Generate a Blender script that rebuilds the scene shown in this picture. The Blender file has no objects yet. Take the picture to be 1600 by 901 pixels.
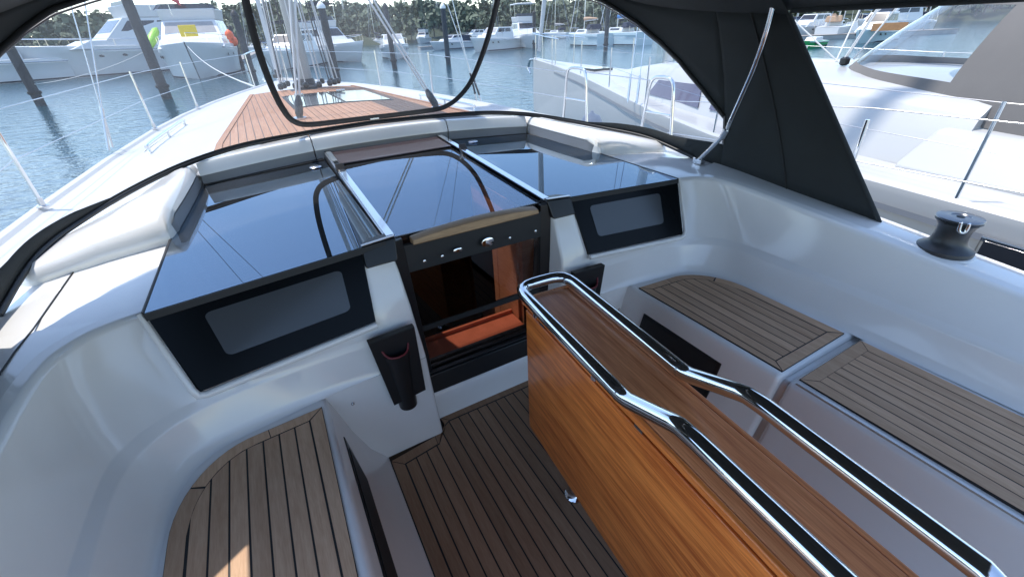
import bpy, bmesh, math, random
from mathutils import Vector, Matrix, Quaternion
rad = math.radians
random.seed(11)
scene = bpy.context.scene
col = scene.collection

# ------------------------------------------------------------------ camera, sky, sun, exposure
CAM = Vector((-0.69771, -1.68217, 1.64992))
RT = Vector((0.86953849, -0.49230866, -0.03917903))
UP = Vector((0.28234829, 0.43047032, 0.85730668))
FW = Vector((0.40519409, 0.75652329, -0.51331302))
cam_data = bpy.data.cameras.new('camera')
cam_data.sensor_fit = 'HORIZONTAL'; cam_data.sensor_width = 36.0
cam_data.lens = 36.0 * 676.09 / 1600.0
cam_data.clip_start = 0.02; cam_data.clip_end = 3000
cam = bpy.data.objects.new('camera', cam_data); col.objects.link(cam)
cam.matrix_world = Matrix(((RT.x, UP.x, -FW.x, CAM.x), (RT.y, UP.y, -FW.y, CAM.y), (RT.z, UP.z, -FW.z, CAM.z), (0, 0, 0, 1)))
scene.camera = cam
TO_SUN = Vector((-0.350, 0.345, 1.2)).normalized()
world = bpy.data.worlds.new('World'); scene.world = world; world.use_nodes = True
nt = world.node_tree; bg = nt.nodes['Background']
sky = nt.nodes.new('ShaderNodeTexSky'); sky.sky_type = 'NISHITA'; sky.sun_disc = False
sky.sun_elevation = math.asin(TO_SUN.z); sky.sun_rotation = math.atan2(TO_SUN.x, TO_SUN.y)
sky.air_density = 1.0; sky.dust_density = 0.4; sky.ozone_density = 0.9
nt.links.new(sky.outputs[0], bg.inputs[0]); bg.inputs[1].default_value = 0.15
sun_data = bpy.data.lights.new('sun', 'SUN'); sun_data.energy = 2.0; sun_data.angle = rad(0.55); sun_data.color = (1.0, 0.95, 0.88)
sun = bpy.data.objects.new('sun', sun_data); col.objects.link(sun)
sun.rotation_euler = TO_SUN.to_track_quat('Z', 'Y').to_euler(); sun.location = (-20, 25, 60)
vs = scene.view_settings
vs.view_transform = 'Standard'; vs.look = 'None'; vs.gamma = 1.0; vs.use_curve_mapping = False
vs.exposure = 1.3
try: scene.cycles.max_bounces = 10; scene.cycles.transparent_max_bounces = 24
except Exception: pass

# ------------------------------------------------------------------ materials
MATS = {}
def mat(name, color=(.8, .8, .8), rough=.5, metal=0.0, spec=.5, coat=0.0, var=0.0, vscale=8.0, bump=0.0, bscale=60.0, stretch=None, color2=None, coat_rough=.05):
    """Principled material whose colour varies by object-space noise (var or a second colour) with optional fine relief."""
    if name in MATS: return MATS[name]
    m = bpy.data.materials.new(name); m.use_nodes = True; n = m.node_tree.nodes; l = m.node_tree.links
    p = n['Principled BSDF']
    p.inputs['Base Color'].default_value = (*color, 1); p.inputs['Roughness'].default_value = rough
    p.inputs['Metallic'].default_value = metal; p.inputs['Specular IOR Level'].default_value = spec
    p.inputs['Coat Weight'].default_value = coat; p.inputs['Coat Roughness'].default_value = coat_rough
    if var or color2 or bump:
        tc = n.new('ShaderNodeTexCoord'); mp = n.new('ShaderNodeMapping'); l.new(tc.outputs['Object'], mp.inputs[0])
        if stretch: mp.inputs['Scale'].default_value = stretch
    if var or color2:
        ns = n.new('ShaderNodeTexNoise'); ns.inputs['Scale'].default_value = vscale; ns.inputs['Detail'].default_value = 6; ns.inputs['Roughness'].default_value = .6
        l.new(mp.outputs[0], ns.inputs['Vector'])
        rp = n.new('ShaderNodeValToRGB'); rp.color_ramp.elements[0].position = .3; rp.color_ramp.elements[1].position = .7
        c2 = color2 or tuple(c * (1 + var) for c in color); c1 = color if color2 else tuple(c * (1 - var) for c in color)
        rp.color_ramp.elements[0].color = (*c1, 1); rp.color_ramp.elements[1].color = (*c2, 1)
        l.new(ns.outputs[0], rp.inputs[0]); l.new(rp.outputs[0], p.inputs['Base Color'])
    if bump:
        nb = n.new('ShaderNodeTexNoise'); nb.inputs['Scale'].default_value = bscale; nb.inputs['Detail'].default_value = 4
        l.new(mp.outputs[0], nb.inputs['Vector'])
        b = n.new('ShaderNodeBump'); b.inputs['Strength'].default_value = bump; b.inputs['Distance'].default_value = .01
        l.new(nb.outputs[0], b.inputs['Height']); l.new(b.outputs[0], p.inputs['Normal'])
    MATS[name] = m; return m

def wood(name, c1, c2, rough, coat, scale=(14, 1.2, 14), bump=.05, per_object=.12, ramp=(.34, .64)):
    """Timber with grain along local Y; every piece is offset and toned by its own random number."""
    m = bpy.data.materials.new(name); m.use_nodes = True; n = m.node_tree.nodes; l = m.node_tree.links
    p = n['Principled BSDF']; p.inputs['Roughness'].default_value = rough; p.inputs['Coat Weight'].default_value = coat; p.inputs['Coat Roughness'].default_value = .12; p.inputs['Specular IOR Level'].default_value = .5 if coat else .2
    tc = n.new('ShaderNodeTexCoord'); oi = n.new('ShaderNodeObjectInfo')
    add = n.new('ShaderNodeVectorMath'); add.operation = 'ADD'
    mul = n.new('ShaderNodeMath'); mul.operation = 'MULTIPLY'; mul.inputs[1].default_value = 37.0
    l.new(oi.outputs['Random'], mul.inputs[0]); l.new(tc.outputs['Object'], add.inputs[0]); l.new(mul.outputs[0], add.inputs[1])
    mp = n.new('ShaderNodeMapping'); mp.inputs['Scale'].default_value = scale; l.new(add.outputs[0], mp.inputs[0])
    ns = n.new('ShaderNodeTexNoise'); ns.inputs['Scale'].default_value = 3.0; ns.inputs['Detail'].default_value = 8; ns.inputs['Roughness'].default_value = .65; ns.inputs['Distortion'].default_value = .6
    l.new(mp.outputs[0], ns.inputs['Vector'])
    fine = n.new('ShaderNodeTexNoise'); fine.inputs['Scale'].default_value = 22; fine.inputs['Detail'].default_value = 3
    l.new(mp.outputs[0], fine.inputs['Vector'])
    mx = n.new('ShaderNodeMath'); mx.operation = 'MULTIPLY_ADD'; mx.inputs[1].default_value = .35; l.new(fine.outputs[0], mx.inputs[0]); 
    sc = n.new('ShaderNodeMath'); sc.operation = 'MULTIPLY'; sc.inputs[1].default_value = .65; l.new(ns.outputs[0], sc.inputs[0]); l.new(sc.outputs[0], mx.inputs[2])
    rp = n.new('ShaderNodeValToRGB'); rp.color_ramp.elements[0].position = ramp[0]; rp.color_ramp.elements[1].position = ramp[1]
    rp.color_ramp.elements[0].color = (*c1, 1); rp.color_ramp.elements[1].color = (*c2, 1); l.new(mx.outputs[0], rp.inputs[0])
    hs = n.new('ShaderNodeHueSaturation'); mr = n.new('ShaderNodeMapRange'); mr.inputs[3].default_value = 1 - per_object; mr.inputs[4].default_value = 1 + per_object
    l.new(oi.outputs['Random'], mr.inputs[0]); l.new(mr.outputs[0], hs.inputs['Value']); l.new(rp.outputs[0], hs.inputs['Color'])
    l.new(hs.outputs[0], p.inputs['Base Color'])
    b = n.new('ShaderNodeBump'); b.inputs['Strength'].default_value = bump; b.inputs['Distance'].default_value = .004
    l.new(mx.outputs[0], b.inputs['Height']); l.new(b.outputs[0], p.inputs['Normal'])
    MATS[name] = m; return m

def pane(name, tint, ior, gloss=(1, 1, 1), rough=0.0, haze=0.0, haze_color=(.8, .82, .85), wave=0.0, wscale=3.0):
    """Thin sheet: Fresnel mirror over a tinted clear sheet (light passes straight through), with a little milky haze."""
    m = bpy.data.materials.new(name); m.use_nodes = True; n = m.node_tree.nodes; l = m.node_tree.links
    n.remove(n['Principled BSDF']); out = n['Material Output']
    lw = n.new('ShaderNodeLayerWeight'); lw.inputs['Blend'].default_value = .5
    pw = n.new('ShaderNodeMath'); pw.operation = 'POWER'; pw.inputs[1].default_value = 5.0; l.new(lw.outputs['Facing'], pw.inputs[0])
    f0 = ior if ior < 1 else ((ior - 1) / (ior + 1)) ** 2
    fr = n.new('ShaderNodeMath'); fr.operation = 'MULTIPLY_ADD'; fr.inputs[1].default_value = 1 - f0; fr.inputs[2].default_value = f0; l.new(pw.outputs[0], fr.inputs[0])
    tr = n.new('ShaderNodeBsdfTransparent'); tr.inputs[0].default_value = (*tint, 1)
    gl = n.new('ShaderNodeBsdfGlossy'); gl.inputs['Color'].default_value = (*gloss, 1); gl.inputs['Roughness'].default_value = rough
    base = tr.outputs[0]
    if haze:
        df = n.new('ShaderNodeBsdfTranslucent'); df.inputs[0].default_value = (*haze_color, 1)
        d2 = n.new('ShaderNodeBsdfDiffuse'); d2.inputs[0].default_value = (*haze_color, 1)
        m2 = n.new('ShaderNodeMixShader'); m2.inputs[0].default_value = .5; l.new(df.outputs[0], m2.inputs[1]); l.new(d2.outputs[0], m2.inputs[2])
        mh = n.new('ShaderNodeMixShader'); mh.inputs[0].default_value = haze
        hc = n.new('ShaderNodeTexCoord'); hn = n.new('ShaderNodeTexNoise'); hn.inputs['Scale'].default_value = 1.7; hn.inputs['Detail'].default_value = 5; l.new(hc.outputs['Object'], hn.inputs['Vector'])
        hr = n.new('ShaderNodeMapRange'); hr.inputs[1].default_value = .35; hr.inputs[2].default_value = .7; hr.inputs[3].default_value = haze * .45; hr.inputs[4].default_value = haze * 1.9
        l.new(hn.outputs[0], hr.inputs[0]); l.new(hr.outputs[0], mh.inputs[0]); l.new(tr.outputs[0], mh.inputs[1]); l.new(m2.outputs[0], mh.inputs[2]); base = mh.outputs[0]
    mx = n.new('ShaderNodeMixShader'); l.new(fr.outputs[0], mx.inputs[0]); l.new(base, mx.inputs[1]); l.new(gl.outputs[0], mx.inputs[2])
    l.new(mx.outputs[0], out.inputs['Surface'])
    if wave:
        tc = n.new('ShaderNodeTexCoord'); ns = n.new('ShaderNodeTexNoise'); ns.inputs['Scale'].default_value = wscale; ns.inputs['Detail'].default_value = 1
        l.new(tc.outputs['Object'], ns.inputs['Vector']); b = n.new('ShaderNodeBump'); b.inputs['Strength'].default_value = wave; b.inputs['Distance'].default_value = .05
        l.new(ns.outputs[0], b.inputs['Height']); l.new(b.outputs[0], gl.inputs['Normal'])
    MATS[name] = m; return m

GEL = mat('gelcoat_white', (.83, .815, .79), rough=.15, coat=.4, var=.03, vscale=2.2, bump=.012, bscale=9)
GELNS = mat('gelcoat_nonslip', (.47, .47, .46), rough=.5, var=.02, vscale=5, bump=.15, bscale=420)
GREYGEL = mat('gelcoat_grey_and_shade', (.23, .24, .26), rough=.4, var=.04, vscale=6)  # plain grey stripe, and undercut shade painted on the splash mouldings
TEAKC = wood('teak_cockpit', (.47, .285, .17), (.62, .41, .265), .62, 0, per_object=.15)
TEAKS = wood('teak_sole_shaded', (.27, .155, .09), (.37, .23, .14), .62, 0, per_object=.15)  # cockpit teak made darker: the shade down on the sole is in the colour
TEAKF = wood('teak_foredeck', (.30, .15, .085), (.41, .225, .135), .75, 0, per_object=.07)
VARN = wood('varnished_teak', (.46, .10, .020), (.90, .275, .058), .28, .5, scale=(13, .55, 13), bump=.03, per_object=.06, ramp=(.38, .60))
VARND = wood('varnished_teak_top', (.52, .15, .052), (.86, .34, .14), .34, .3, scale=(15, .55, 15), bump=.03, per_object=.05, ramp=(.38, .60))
CABW = wood('cabin_timber', (.60, .24, .115), (.80, .40, .23), .4, .2, scale=(2, 2, 12), bump=.01, per_object=.04)
HANDW = wood('handle_timber', (.30, .18, .09), (.48, .31, .17), .5, .1, scale=(1.2, 12, 12), per_object=.02)
CAULK = mat('black_caulk', (.012, .012, .013), rough=.6)
BLACK = mat('black_plastic', (.012, .013, .015), rough=.35, var=.1)
BLACKM = mat('black_matt', (.016, .017, .019), rough=.6, bump=.1, bscale=300)
BLACKG = mat('black_gloss_panel', (.004, .005, .007), rough=.06, spec=.6)
SURR = mat('black_window_surround', (.004, .005, .006), rough=.22, spec=.12)
DARKP = mat('window_smoked_pane', (.055, .06, .066), rough=.2, spec=.6)
STEEL = mat('polished_steel', (.75, .76, .77), rough=.07, metal=1.0)
STEELD = mat('brushed_steel', (.6, .6, .61), rough=.25, metal=1.0)
ALU = mat('anodised_aluminium', (.55, .56, .58), rough=.3, metal=1.0)
CANVAS = mat('black_canvas', (.028, .033, .035), rough=.85, bump=.35, bscale=500, var=.15, vscale=3)
REDP = mat('red_plastic', (.16, .02, .025), rough=.4)
ROPE = mat('white_rope', (.62, .62, .60), rough=.8, bump=.5, bscale=200)
ROPED = mat('dark_rope', (.03, .03, .035), rough=.8)
REDDARK = mat('red_timber_step', (.55, .17, .095), rough=.4, var=.12, vscale=14)
VINYL = pane('clear_vinyl', (.95, .96, .97), 1.42, haze=.065, wave=.02, wscale=2.5)
GLASS = pane('dark_roof_glass', (.05, .055, .065), .40, gloss=(.42, .52, .63), haze=.09, wave=.004, wscale=2)
HATCHG = pane('tinted_hatch_glass', (.80, .68, .62), .32, gloss=(.55, .66, .78), haze=.06, wave=.004, wscale=2)
BRONZE = pane('bronze_acrylic', (.10, .07, .07), 1.55, gloss=(.9, .9, .9))
SMOKE = pane('smoked_acrylic', (.86, .82, .80), 1.49)
BROWNP = mat('brown_tinted_panel', (.060, .043, .046), rough=.12, spec=.5)
HULLW = mat('boat_white', (.64, .65, .65), rough=.3, coat=.2, var=.03, vscale=.6)
HULLC = mat('boat_cream', (.70, .66, .58), rough=.35, var=.04, vscale=.7)
HULLB = mat('boat_pale_blue', (.48, .60, .64), rough=.35, var=.04)
DKGLASS = mat('boat_dark_glass', (.02, .022, .028), rough=.08, spec=.7)
COVERG = mat('grey_boat_cover', (.34, .33, .33), rough=.85, var=.1, vscale=1.5)
COVERT = mat('taupe_canvas', (.15, .14, .132), rough=.85, var=.06, vscale=2, bump=.15, bscale=300)
COVERN = mat('navy_canvas', (.02, .026, .05), rough=.85, var=.15)
COVERB = mat('blue_canvas', (.05, .18, .42), rough=.85, var=.1)
COVERTAN = mat('tan_canvas', (.45, .30, .20), rough=.85, var=.1)
ANTIF = mat('dark_antifoul', (.03, .035, .05), rough=.7)
PILE = mat('tarred_pile', (.035, .038, .042), rough=.75, var=.35, vscale=3, stretch=(4, 4, .6), bump=.4, bscale=20)
WHITEP = mat('white_plastic', (.78, .78, .76), rough=.4)
YEL = mat('yellow_board', (.75, .52, .02), rough=.5, var=.05)
ORNG = mat('orange_buoy', (.80, .12, .03), rough=.5)
LIME = mat('lime_kayak', (.32, .62, .06), rough=.45)
GREENP = mat('green_boat_paint', (.03, .35, .10), rough=.5)
WOODB = mat('boat_brown_timber', (.32, .16, .06), rough=.45, var=.2, vscale=4)
CONC = mat('pontoon_concrete', (.34, .34, .33), rough=.85, var=.12, vscale=2)
RED = mat('red_ensign', (.55, .03, .05), rough=.7)

# ------------------------------------------------------------------ mesh helpers
ROOT = {}
def mk(name, vf, m, parent=None, smooth=0, bevel=0.0, bseg=2, kind=None, solid=0.0, local=False):
    """One mesh object. smooth = sharp-edge angle in degrees (0: flat). bevel in metres."""
    v, f = vf
    me = bpy.data.meshes.new(name); me.from_pydata([tuple(p) for p in v], [], [tuple(q) for q in f]); me.update()
    bm = bmesh.new(); bm.from_mesh(me); bmesh.ops.recalc_face_normals(bm, faces=bm.faces); bm.to_mesh(me); bm.free()
    if smooth:
        me.polygons.foreach_set('use_smooth', [True] * len(me.polygons)); me.set_sharp_from_angle(angle=rad(smooth))
    me.materials.append(m)
    o = bpy.data.objects.new(name, me); col.objects.link(o)
    if solid:
        s = o.modifiers.new('thickness', 'SOLIDIFY'); s.thickness = solid; s.offset = 0
    if bevel:
        b = o.modifiers.new('bevel', 'BEVEL'); b.width = bevel; b.segments = bseg; b.limit_method = 'ANGLE'; b.angle_limit = rad(35)
        me.polygons.foreach_set('use_smooth', [True] * len(me.polygons))
        if not smooth: me.set_sharp_from_angle(angle=rad(35))
        b.harden_normals = True
    if parent is not None:
        o.parent = parent
        if not local and parent.name in ROOT: o.matrix_parent_inverse = Matrix.Translation(-ROOT[parent.name])
    if kind: o['kind'] = kind
    return o
def tag(o, label, cat, group=None):
    o['label'] = label; o['category'] = cat
    if group: o['group'] = group
    return o
def thing(name, label, cat, loc=(0, 0, 0), rz=0.0, group=None):
    e = bpy.data.objects.new(name, None); col.objects.link(e); e.empty_display_size = .1
    e.location = loc; e.rotation_euler = (0, 0, rz); ROOT[e.name] = Vector(loc)
    return tag(e, label, cat, group)
def join(*parts):
    V, F = [], []
    for v, f in parts:
        k = len(V); V += list(v); F += [tuple(i + k for i in q) for q in f]
    return V, F
def mirror(vf): return [(-p[0], p[1], p[2]) for p in vf[0]], [tuple(reversed(q)) for q in vf[1]]
def hexa(b, t):
    """Box from 4 bottom and 4 top corners in the same turning order."""
    return list(b) + list(t), [(3, 2, 1, 0), (4, 5, 6, 7), (0, 1, 5, 4), (1, 2, 6, 5), (2, 3, 7, 6), (3, 0, 4, 7)]
def box(x0, x1, y0, y1, z0, z1):
    return hexa([(x0, y0, z0), (x1, y0, z0), (x1, y1, z0), (x0, y1, z0)], [(x0, y0, z1), (x1, y0, z1), (x1, y1, z1), (x0, y1, z1)])
def prism(poly, z0, z1):
    """Vertical prism; z0, z1 may be numbers or functions of (x, y)."""
    n = len(poly); a = z0 if callable(z0) else (lambda x, y: z0); b = z1 if callable(z1) else (lambda x, y: z1)
    v = [(x, y, a(x, y)) for x, y in poly] + [(x, y, b(x, y)) for x, y in poly]
    return v, [tuple(reversed(range(n))), tuple(range(n, 2 * n))] + [(i, (i + 1) % n, n + (i + 1) % n, n + i) for i in range(n)]
def slab(quad, th):
    """Thin plate: quad (3D corners) pushed back along its normal by th."""
    q = [Vector(p) for p in quad]; nn = (q[1] - q[0]).cross(q[2] - q[0]).normalized() * th; n = len(q)
    v = q + [p - nn for p in q]
    return v, [tuple(range(n)), tuple(reversed(range(n, 2 * n)))] + [(i, n + i, n + (i + 1) % n, (i + 1) % n) for i in range(n)]
def grid(rows, close=False):
    n = len(rows[0]); V = [p for r in rows for p in r]; F = []
    for i in range(len(rows) - 1):
        for j in range(n if close else n - 1):
            k = (j + 1) % n; F.append((i * n + j, i * n + k, (i + 1) * n + k, (i + 1) * n + j))
    return V, F
def cr(P, t):
    n = len(P) - 1; i = max(0, min(int(t), n - 1)); f = t - i
    a = [Vector(P[max(0, min(n, k))]) for k in (i - 1, i, i + 1, i + 2)]
    return .5 * ((2 * a[1]) + (a[2] - a[0]) * f + (2 * a[0] - 5 * a[1] + 4 * a[2] - a[3]) * f * f + (3 * a[1] - a[0] - 3 * a[2] + a[3]) * f ** 3)
def spline(P, sub=6):
    n = (len(P) - 1) * sub
    return [cr(P, i / sub) for i in range(n + 1)]
def tube(path, r, seg=8, close=False):
    P = [Vector(p) for p in path]; n = len(P); rows = []
    T = []
    for i in range(n):
        a = P[i - 1] if (i or close) else P[i]; b = P[(i + 1) % n] if (i < n - 1 or close) else P[i]
        T.append((b - a).normalized())
    nrm = T[0].orthogonal().normalized()
    for i in range(n):
        if i: nrm = (T[i - 1].rotation_difference(T[i]) @ nrm).normalized()
        bn = T[i].cross(nrm); rr = r[i] if isinstance(r, (list, tuple)) else r
        rows.append([P[i] + rr * (math.cos(2 * math.pi * k / seg) * nrm + math.sin(2 * math.pi * k / seg) * bn) for k in range(seg)])
    V, F = grid(rows + ([rows[0]] if close else []), True)
    if not close: F += [tuple(reversed(range(seg))), tuple(range((n - 1) * seg, n * seg))]
    return V, F
def lathe(prof, c=(0, 0, 0), seg=24):
    """Turn (radius, z) pairs about the vertical through c."""
    rows = [[(c[0] + max(r, 1e-4) * math.cos(2 * math.pi * k / seg), c[1] + max(r, 1e-4) * math.sin(2 * math.pi * k / seg), c[2] + z) for k in range(seg)] for r, z in prof]
    V, F = grid(rows, True); n = len(prof)
    F += [tuple(reversed(range(seg))), tuple(range((n - 1) * seg, n * seg))]
    return V, F
def lerp(a, b, t): return tuple(p + (q - p) * t for p, q in zip(a, b))
def bil(c, u, v):
    """Point in a quad c = (bottom-left, bottom-right, top-right, top-left)."""
    return Vector(lerp(lerp(c[0], c[1], u), lerp(c[3], c[2], u), v))
def rrect(c, u0, u1, v0, v1, r=.06, k=4):
    pts = []
    for (cu, cv, a) in ((u1 - r, v0 + r * 1.6, -90), (u1 - r, v1 - r * 1.6, 0), (u0 + r, v1 - r * 1.6, 90), (u0 + r, v0 + r * 1.6, 180)):
        for i in range(k + 1):
            t = rad(a + 90 * i / k); pts.append(bil(c, cu + r * math.cos(t), cv + r * 1.6 * math.sin(t)))
    return pts

WATER_Z = -0.85

# ================================================================== SETTING: water and the yacht's own mouldings
def water_material():
    m = bpy.data.materials.new('harbour_water'); m.use_nodes = True; n = m.node_tree.nodes; l = m.node_tree.links
    p = n['Principled BSDF']; p.inputs['Base Color'].default_value = (.008, .055, .082, 1); p.inputs['Roughness'].default_value = .07; p.inputs['IOR'].default_value = 1.33
    tc = n.new('ShaderNodeTexCoord'); mp = n.new('ShaderNodeMapping'); mp.inputs['Scale'].default_value = (1.0, 1.6, 1.0); l.new(tc.outputs['Object'], mp.inputs[0])
    a = n.new('ShaderNodeTexNoise'); a.inputs['Scale'].default_value = 1.1; a.inputs['Detail'].default_value = 4; a.inputs['Roughness'].default_value = .55; l.new(mp.outputs[0], a.inputs['Vector'])
    b = n.new('ShaderNodeTexNoise'); b.inputs['Scale'].default_value = 5.5; b.inputs['Detail'].default_value = 3; l.new(mp.outputs[0], b.inputs['Vector'])
    s = n.new('ShaderNodeMath'); s.operation = 'MULTIPLY_ADD'; s.inputs[1].default_value = .25; l.new(b.outputs[0], s.inputs[0]); l.new(a.outputs[0], s.inputs[2])
    bp = n.new('ShaderNodeBump'); bp.inputs['Strength'].default_value = .55; bp.inputs['Distance'].default_value = .12
    l.new(s.outputs[0], bp.inputs['Height']); l.new(bp.outputs[0], p.inputs['Normal'])
    return m
mk('water', ([(-900, -600, WATER_Z), (1200, -600, WATER_Z), (1200, 1400, WATER_Z), (-900, 1400, WATER_Z)], [(0, 1, 2, 3)]), water_material(), kind='structure')

# hull and side decks of the yacht we stand on
HB = [(-4.6, 2.05), (-3, 2.2), (-1, 2.28), (-.6, 2.28), (-.2, 2.28), (.2, 2.275), (.6, 2.27), (1, 2.26), (2.5, 2.18), (3.8, 2.05), (5.2, 1.86), (6.4, 1.62), (7.6, 1.28), (8.8, .86), (9.8, .45), (10.5, .06)]
def side_z(y):
    k = max(0., min(1., (y + .7) / 1.5)); return .50 + .24 * k * k * (3 - 2 * k) + max(0, (y - 2) * .012)
def edge_z(y, s): return side_z(y) + (.05 if s > 0 else -.02)
def coach(x, y):      # height of the crowned coachroof ahead of the windscreen
    t = max(0., min(1., (y - 1.3) / 5.2))
    return 1.085 - .03 * t - .075 * (x / 1.0) ** 2 * .75
hull_parts = []
for s in (-1, 1):
    rows = []
    for y, b in HB:
        inner = max(.0, min(1.72, b - .34))
        rows.append([(s * b * .80, y, WATER_Z - .3), (s * b * .96, y, WATER_Z + .5), (s * b, y, edge_z(y, s) - .03), (s * (b - .02), y, edge_z(y, s) + .02), (s * max(.01, b - .07), y, edge_z(y, s) + .02), (s * max(.0, b - .09), y, edge_z(y, s)), (s * inner, y, side_z(y) + .02)])
    hull_parts.append(grid(rows))
rows = [[(-max(0, b - .34), y, side_z(y) + .02), (0, y, side_z(y) + .06), (max(0, b - .34), y, side_z(y) + .02)] for y, b in HB if y > 5]
mk('yacht_hull', join(*hull_parts, grid(rows)), GELNS, smooth=40, kind='structure')
# coachroof: white sides rising from the side deck to the teak-laid top
def teak_half(y): return 1.0 - max(0, (y - 2.0)) * .095
rows = []
for i in range(13):
    y = 1.30 + i * .46
    th = teak_half(y)
    b = next((p[1] + (q[1] - p[1]) * (y - p[0]) / (q[0] - p[0]) for p, q in zip(HB, HB[1:]) if p[0] <= y <= q[0]), 1.0)
    ow = min(1.74, b - .34)
    k = 1 - max(0, (i - 9)) / 3.0 if i > 9 else 1
    zc = lambda x: side_z(y) + .02 + (coach(x, y) - side_z(y) - .02) * k
    r = [(-ow, y, side_z(y) + .015), (-ow + .06, y, side_z(y) + .05), (-th - .14, y, zc(th) - .05), (-th - .04, y, zc(th) - .012)]
    r += [(x * th, y, zc(x * th)) for x in (-1, -.6, -.2, .2, .6, 1)]
    r += [(-p[0], p[1], p[2]) for p in reversed(r[:4])]
    rows.append(r)
mk('coachroof', grid(rows), GELNS, smooth=50, kind='structure')

# ------------------------------------------------------------------ cockpit moulding (starboard half, mirrored for port)
def strip_x(P, first):      # jamb, tight rounded pillar corner, then a smooth run outboard and aft
    x0, y0, z0 = first
    return [Vector((x0, y0 + .15, z0)), Vector((x0, y0 + .014, z0)), Vector((x0 + .004, y0 + .004, z0)), Vector((x0 + .014, y0, z0))] + spline(P, 6)
def ring3(P, z=None): return [(p[0], p[1], p[2] if len(p) > 2 else z) for p in P]
A0 = ring3([(.5, -.238), (.70, -.252), (1.03, -.300), (1.14, -.335), (1.207, -.41), (1.245, -.55), (1.262, -.95), (1.27, -1.3), (1.275, -1.8), (1.275, -3.6)], .4705)
A1 = ring3([(.5, -.236), (.70, -.246), (1.035, -.288), (1.15, -.323), (1.219, -.403), (1.257, -.55), (1.274, -.95), (1.282, -1.3), (1.287, -1.8), (1.287, -3.6)], .476)
A2 = ring3([(.5, -.233), (.72, -.238), (1.04, -.272), (1.165, -.308), (1.238, -.392), (1.276, -.545), (1.293, -.95), (1.30, -1.3), (1.304, -1.8), (1.304, -3.6)], .505)
B0 = ring3([(.5, -.220), (.76, -.220), (1.02, -.232), (1.17, -.275), (1.275, -.355), (1.325, -.49), (1.335, -.95), (1.335, -1.3), (1.333, -1.8), (1.333, -3.6)], .612)
B1 = ring3([(.5, -.214), (.77, -.211), (1.03, -.219), (1.19, -.258), (1.302, -.34), (1.35, -.485), (1.359, -.95), (1.358, -1.3), (1.356, -1.8), (1.356, -3.6)], .630)
C0 = ring3([(.5, -.200, .712), (.78, -.216, .700), (1.04, -.232, .69), (1.20, -.215, .69), (1.325, -.31, .69), (1.372, -.47, .69), (1.384, -.95, .68), (1.385, -1.3, .672), (1.384, -1.8, .665), (1.384, -3.6, .65)])
C1 = ring3([(.5, -.135, .85), (.78, -.152, .82), (1.04, -.166, .81), (1.235, -.150, .83), (1.352, -.23, .82), (1.398, -.40, .81), (1.415, -.93, .765), (1.425, -1.3, .735), (1.428, -1.8, .71), (1.428, -3.6, .66)])
T0 = ring3([(.5, -.083, .945), (.78, -.094, .935), (1.04, -.105, .922), (1.195, -.103, .912), (1.335, -.165, .905), (1.402, -.33, .888), (1.436, -.93, .824), (1.452, -1.3, .782), (1.458, -1.8, .742), (1.458, -3.6, .67)])
T1 = ring3([(.5, -.076, .949), (.78, -.086, .940), (1.04, -.097, .928), (1.20, -.09, .922), (1.345, -.15, .917), (1.416, -.325, .901), (1.450, -.93, .838), (1.466, -1.3, .796), (1.472, -1.8, .756), (1.472, -3.6, .684)])
T2 = ring3([(.5, -.04, .952), (.78, -.04, .942), (1.04, -.05, .931), (1.212, -.05, .925), (1.37, -.12, .921), (1.45, -.31, .906), (1.484, -.93, .844), (1.50, -1.3, .802), (1.506, -1.8, .762), (1.506, -3.6, .69)])
firsts = [(.350, -.238, .4705), (.350, -.237, .476), (.352, -.234, .505), (.360, -.221, .612), (.361, -.216, .63), (.366, -.203, .712), (.372, -.140, .85), (.376, -.118, .89), (.376, -.116, .893), (.376, -.10, .895)]
mix = lambda P, Q, w: [lerp(p, q, w) for p, q in zip(P, Q)]      # holding loops keep the moulded edges crisp
KEYS = [A0, A1, A2, mix(A2, B0, .90), B0, B1, mix(B1, C0, .12), C0, C1, mix(C1, T0, .90), T0, T1, mix(T1, T2, .22), T2]
f_ = firsts
FIRST = [f_[0], f_[1], f_[2], lerp(f_[2], f_[3], .90), f_[3], f_[4], lerp(f_[4], f_[5], .12), f_[5], f_[6], lerp(f_[6], f_[7], .9), f_[7], f_[8], lerp(f_[8], f_[9], .22), f_[9]]
RINGS = [strip_x(P, f) for P, f in zip(KEYS, FIRST)]
for k in (10, 11, 12, 13):       # the pillar head stays low under its black cap
    for i in range(4): RINGS[k][i] = Vector((RINGS[k][i][0], RINGS[k][i][1], .89 + .0015 * (k - 10)))
low = [strip_x(ring3([(.5, -.241), (.70, -.246), (.84, -.25)], z), (x0, -.240, z)) for z, x0 in ((0, .335), (.2, .342), (.35, .347), (.4705, .350))]
tz = lambda y: .9242 if y > -.02 else .9222 + .085 * y
def tf(x, y0, dz): return [Vector((x, y, tz(y) + dz)) for y in [y0 + (1.33 - y0) * j / 9 for j in range(10)]]
topf = [tf(1.175, -.105, .002), tf(1.30, -.105, .002), tf(1.40, -.24, 0), tf(1.46, -.32, 0), tf(1.66, -.34, -.008), tf(1.735, -.34, -.04), tf(1.76, -.34, -.16)]
n4 = 4 + 3 * 6     # stations from the forward outer corner on
t2o = RINGS[13][n4 + 3:]
outer = []
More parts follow.
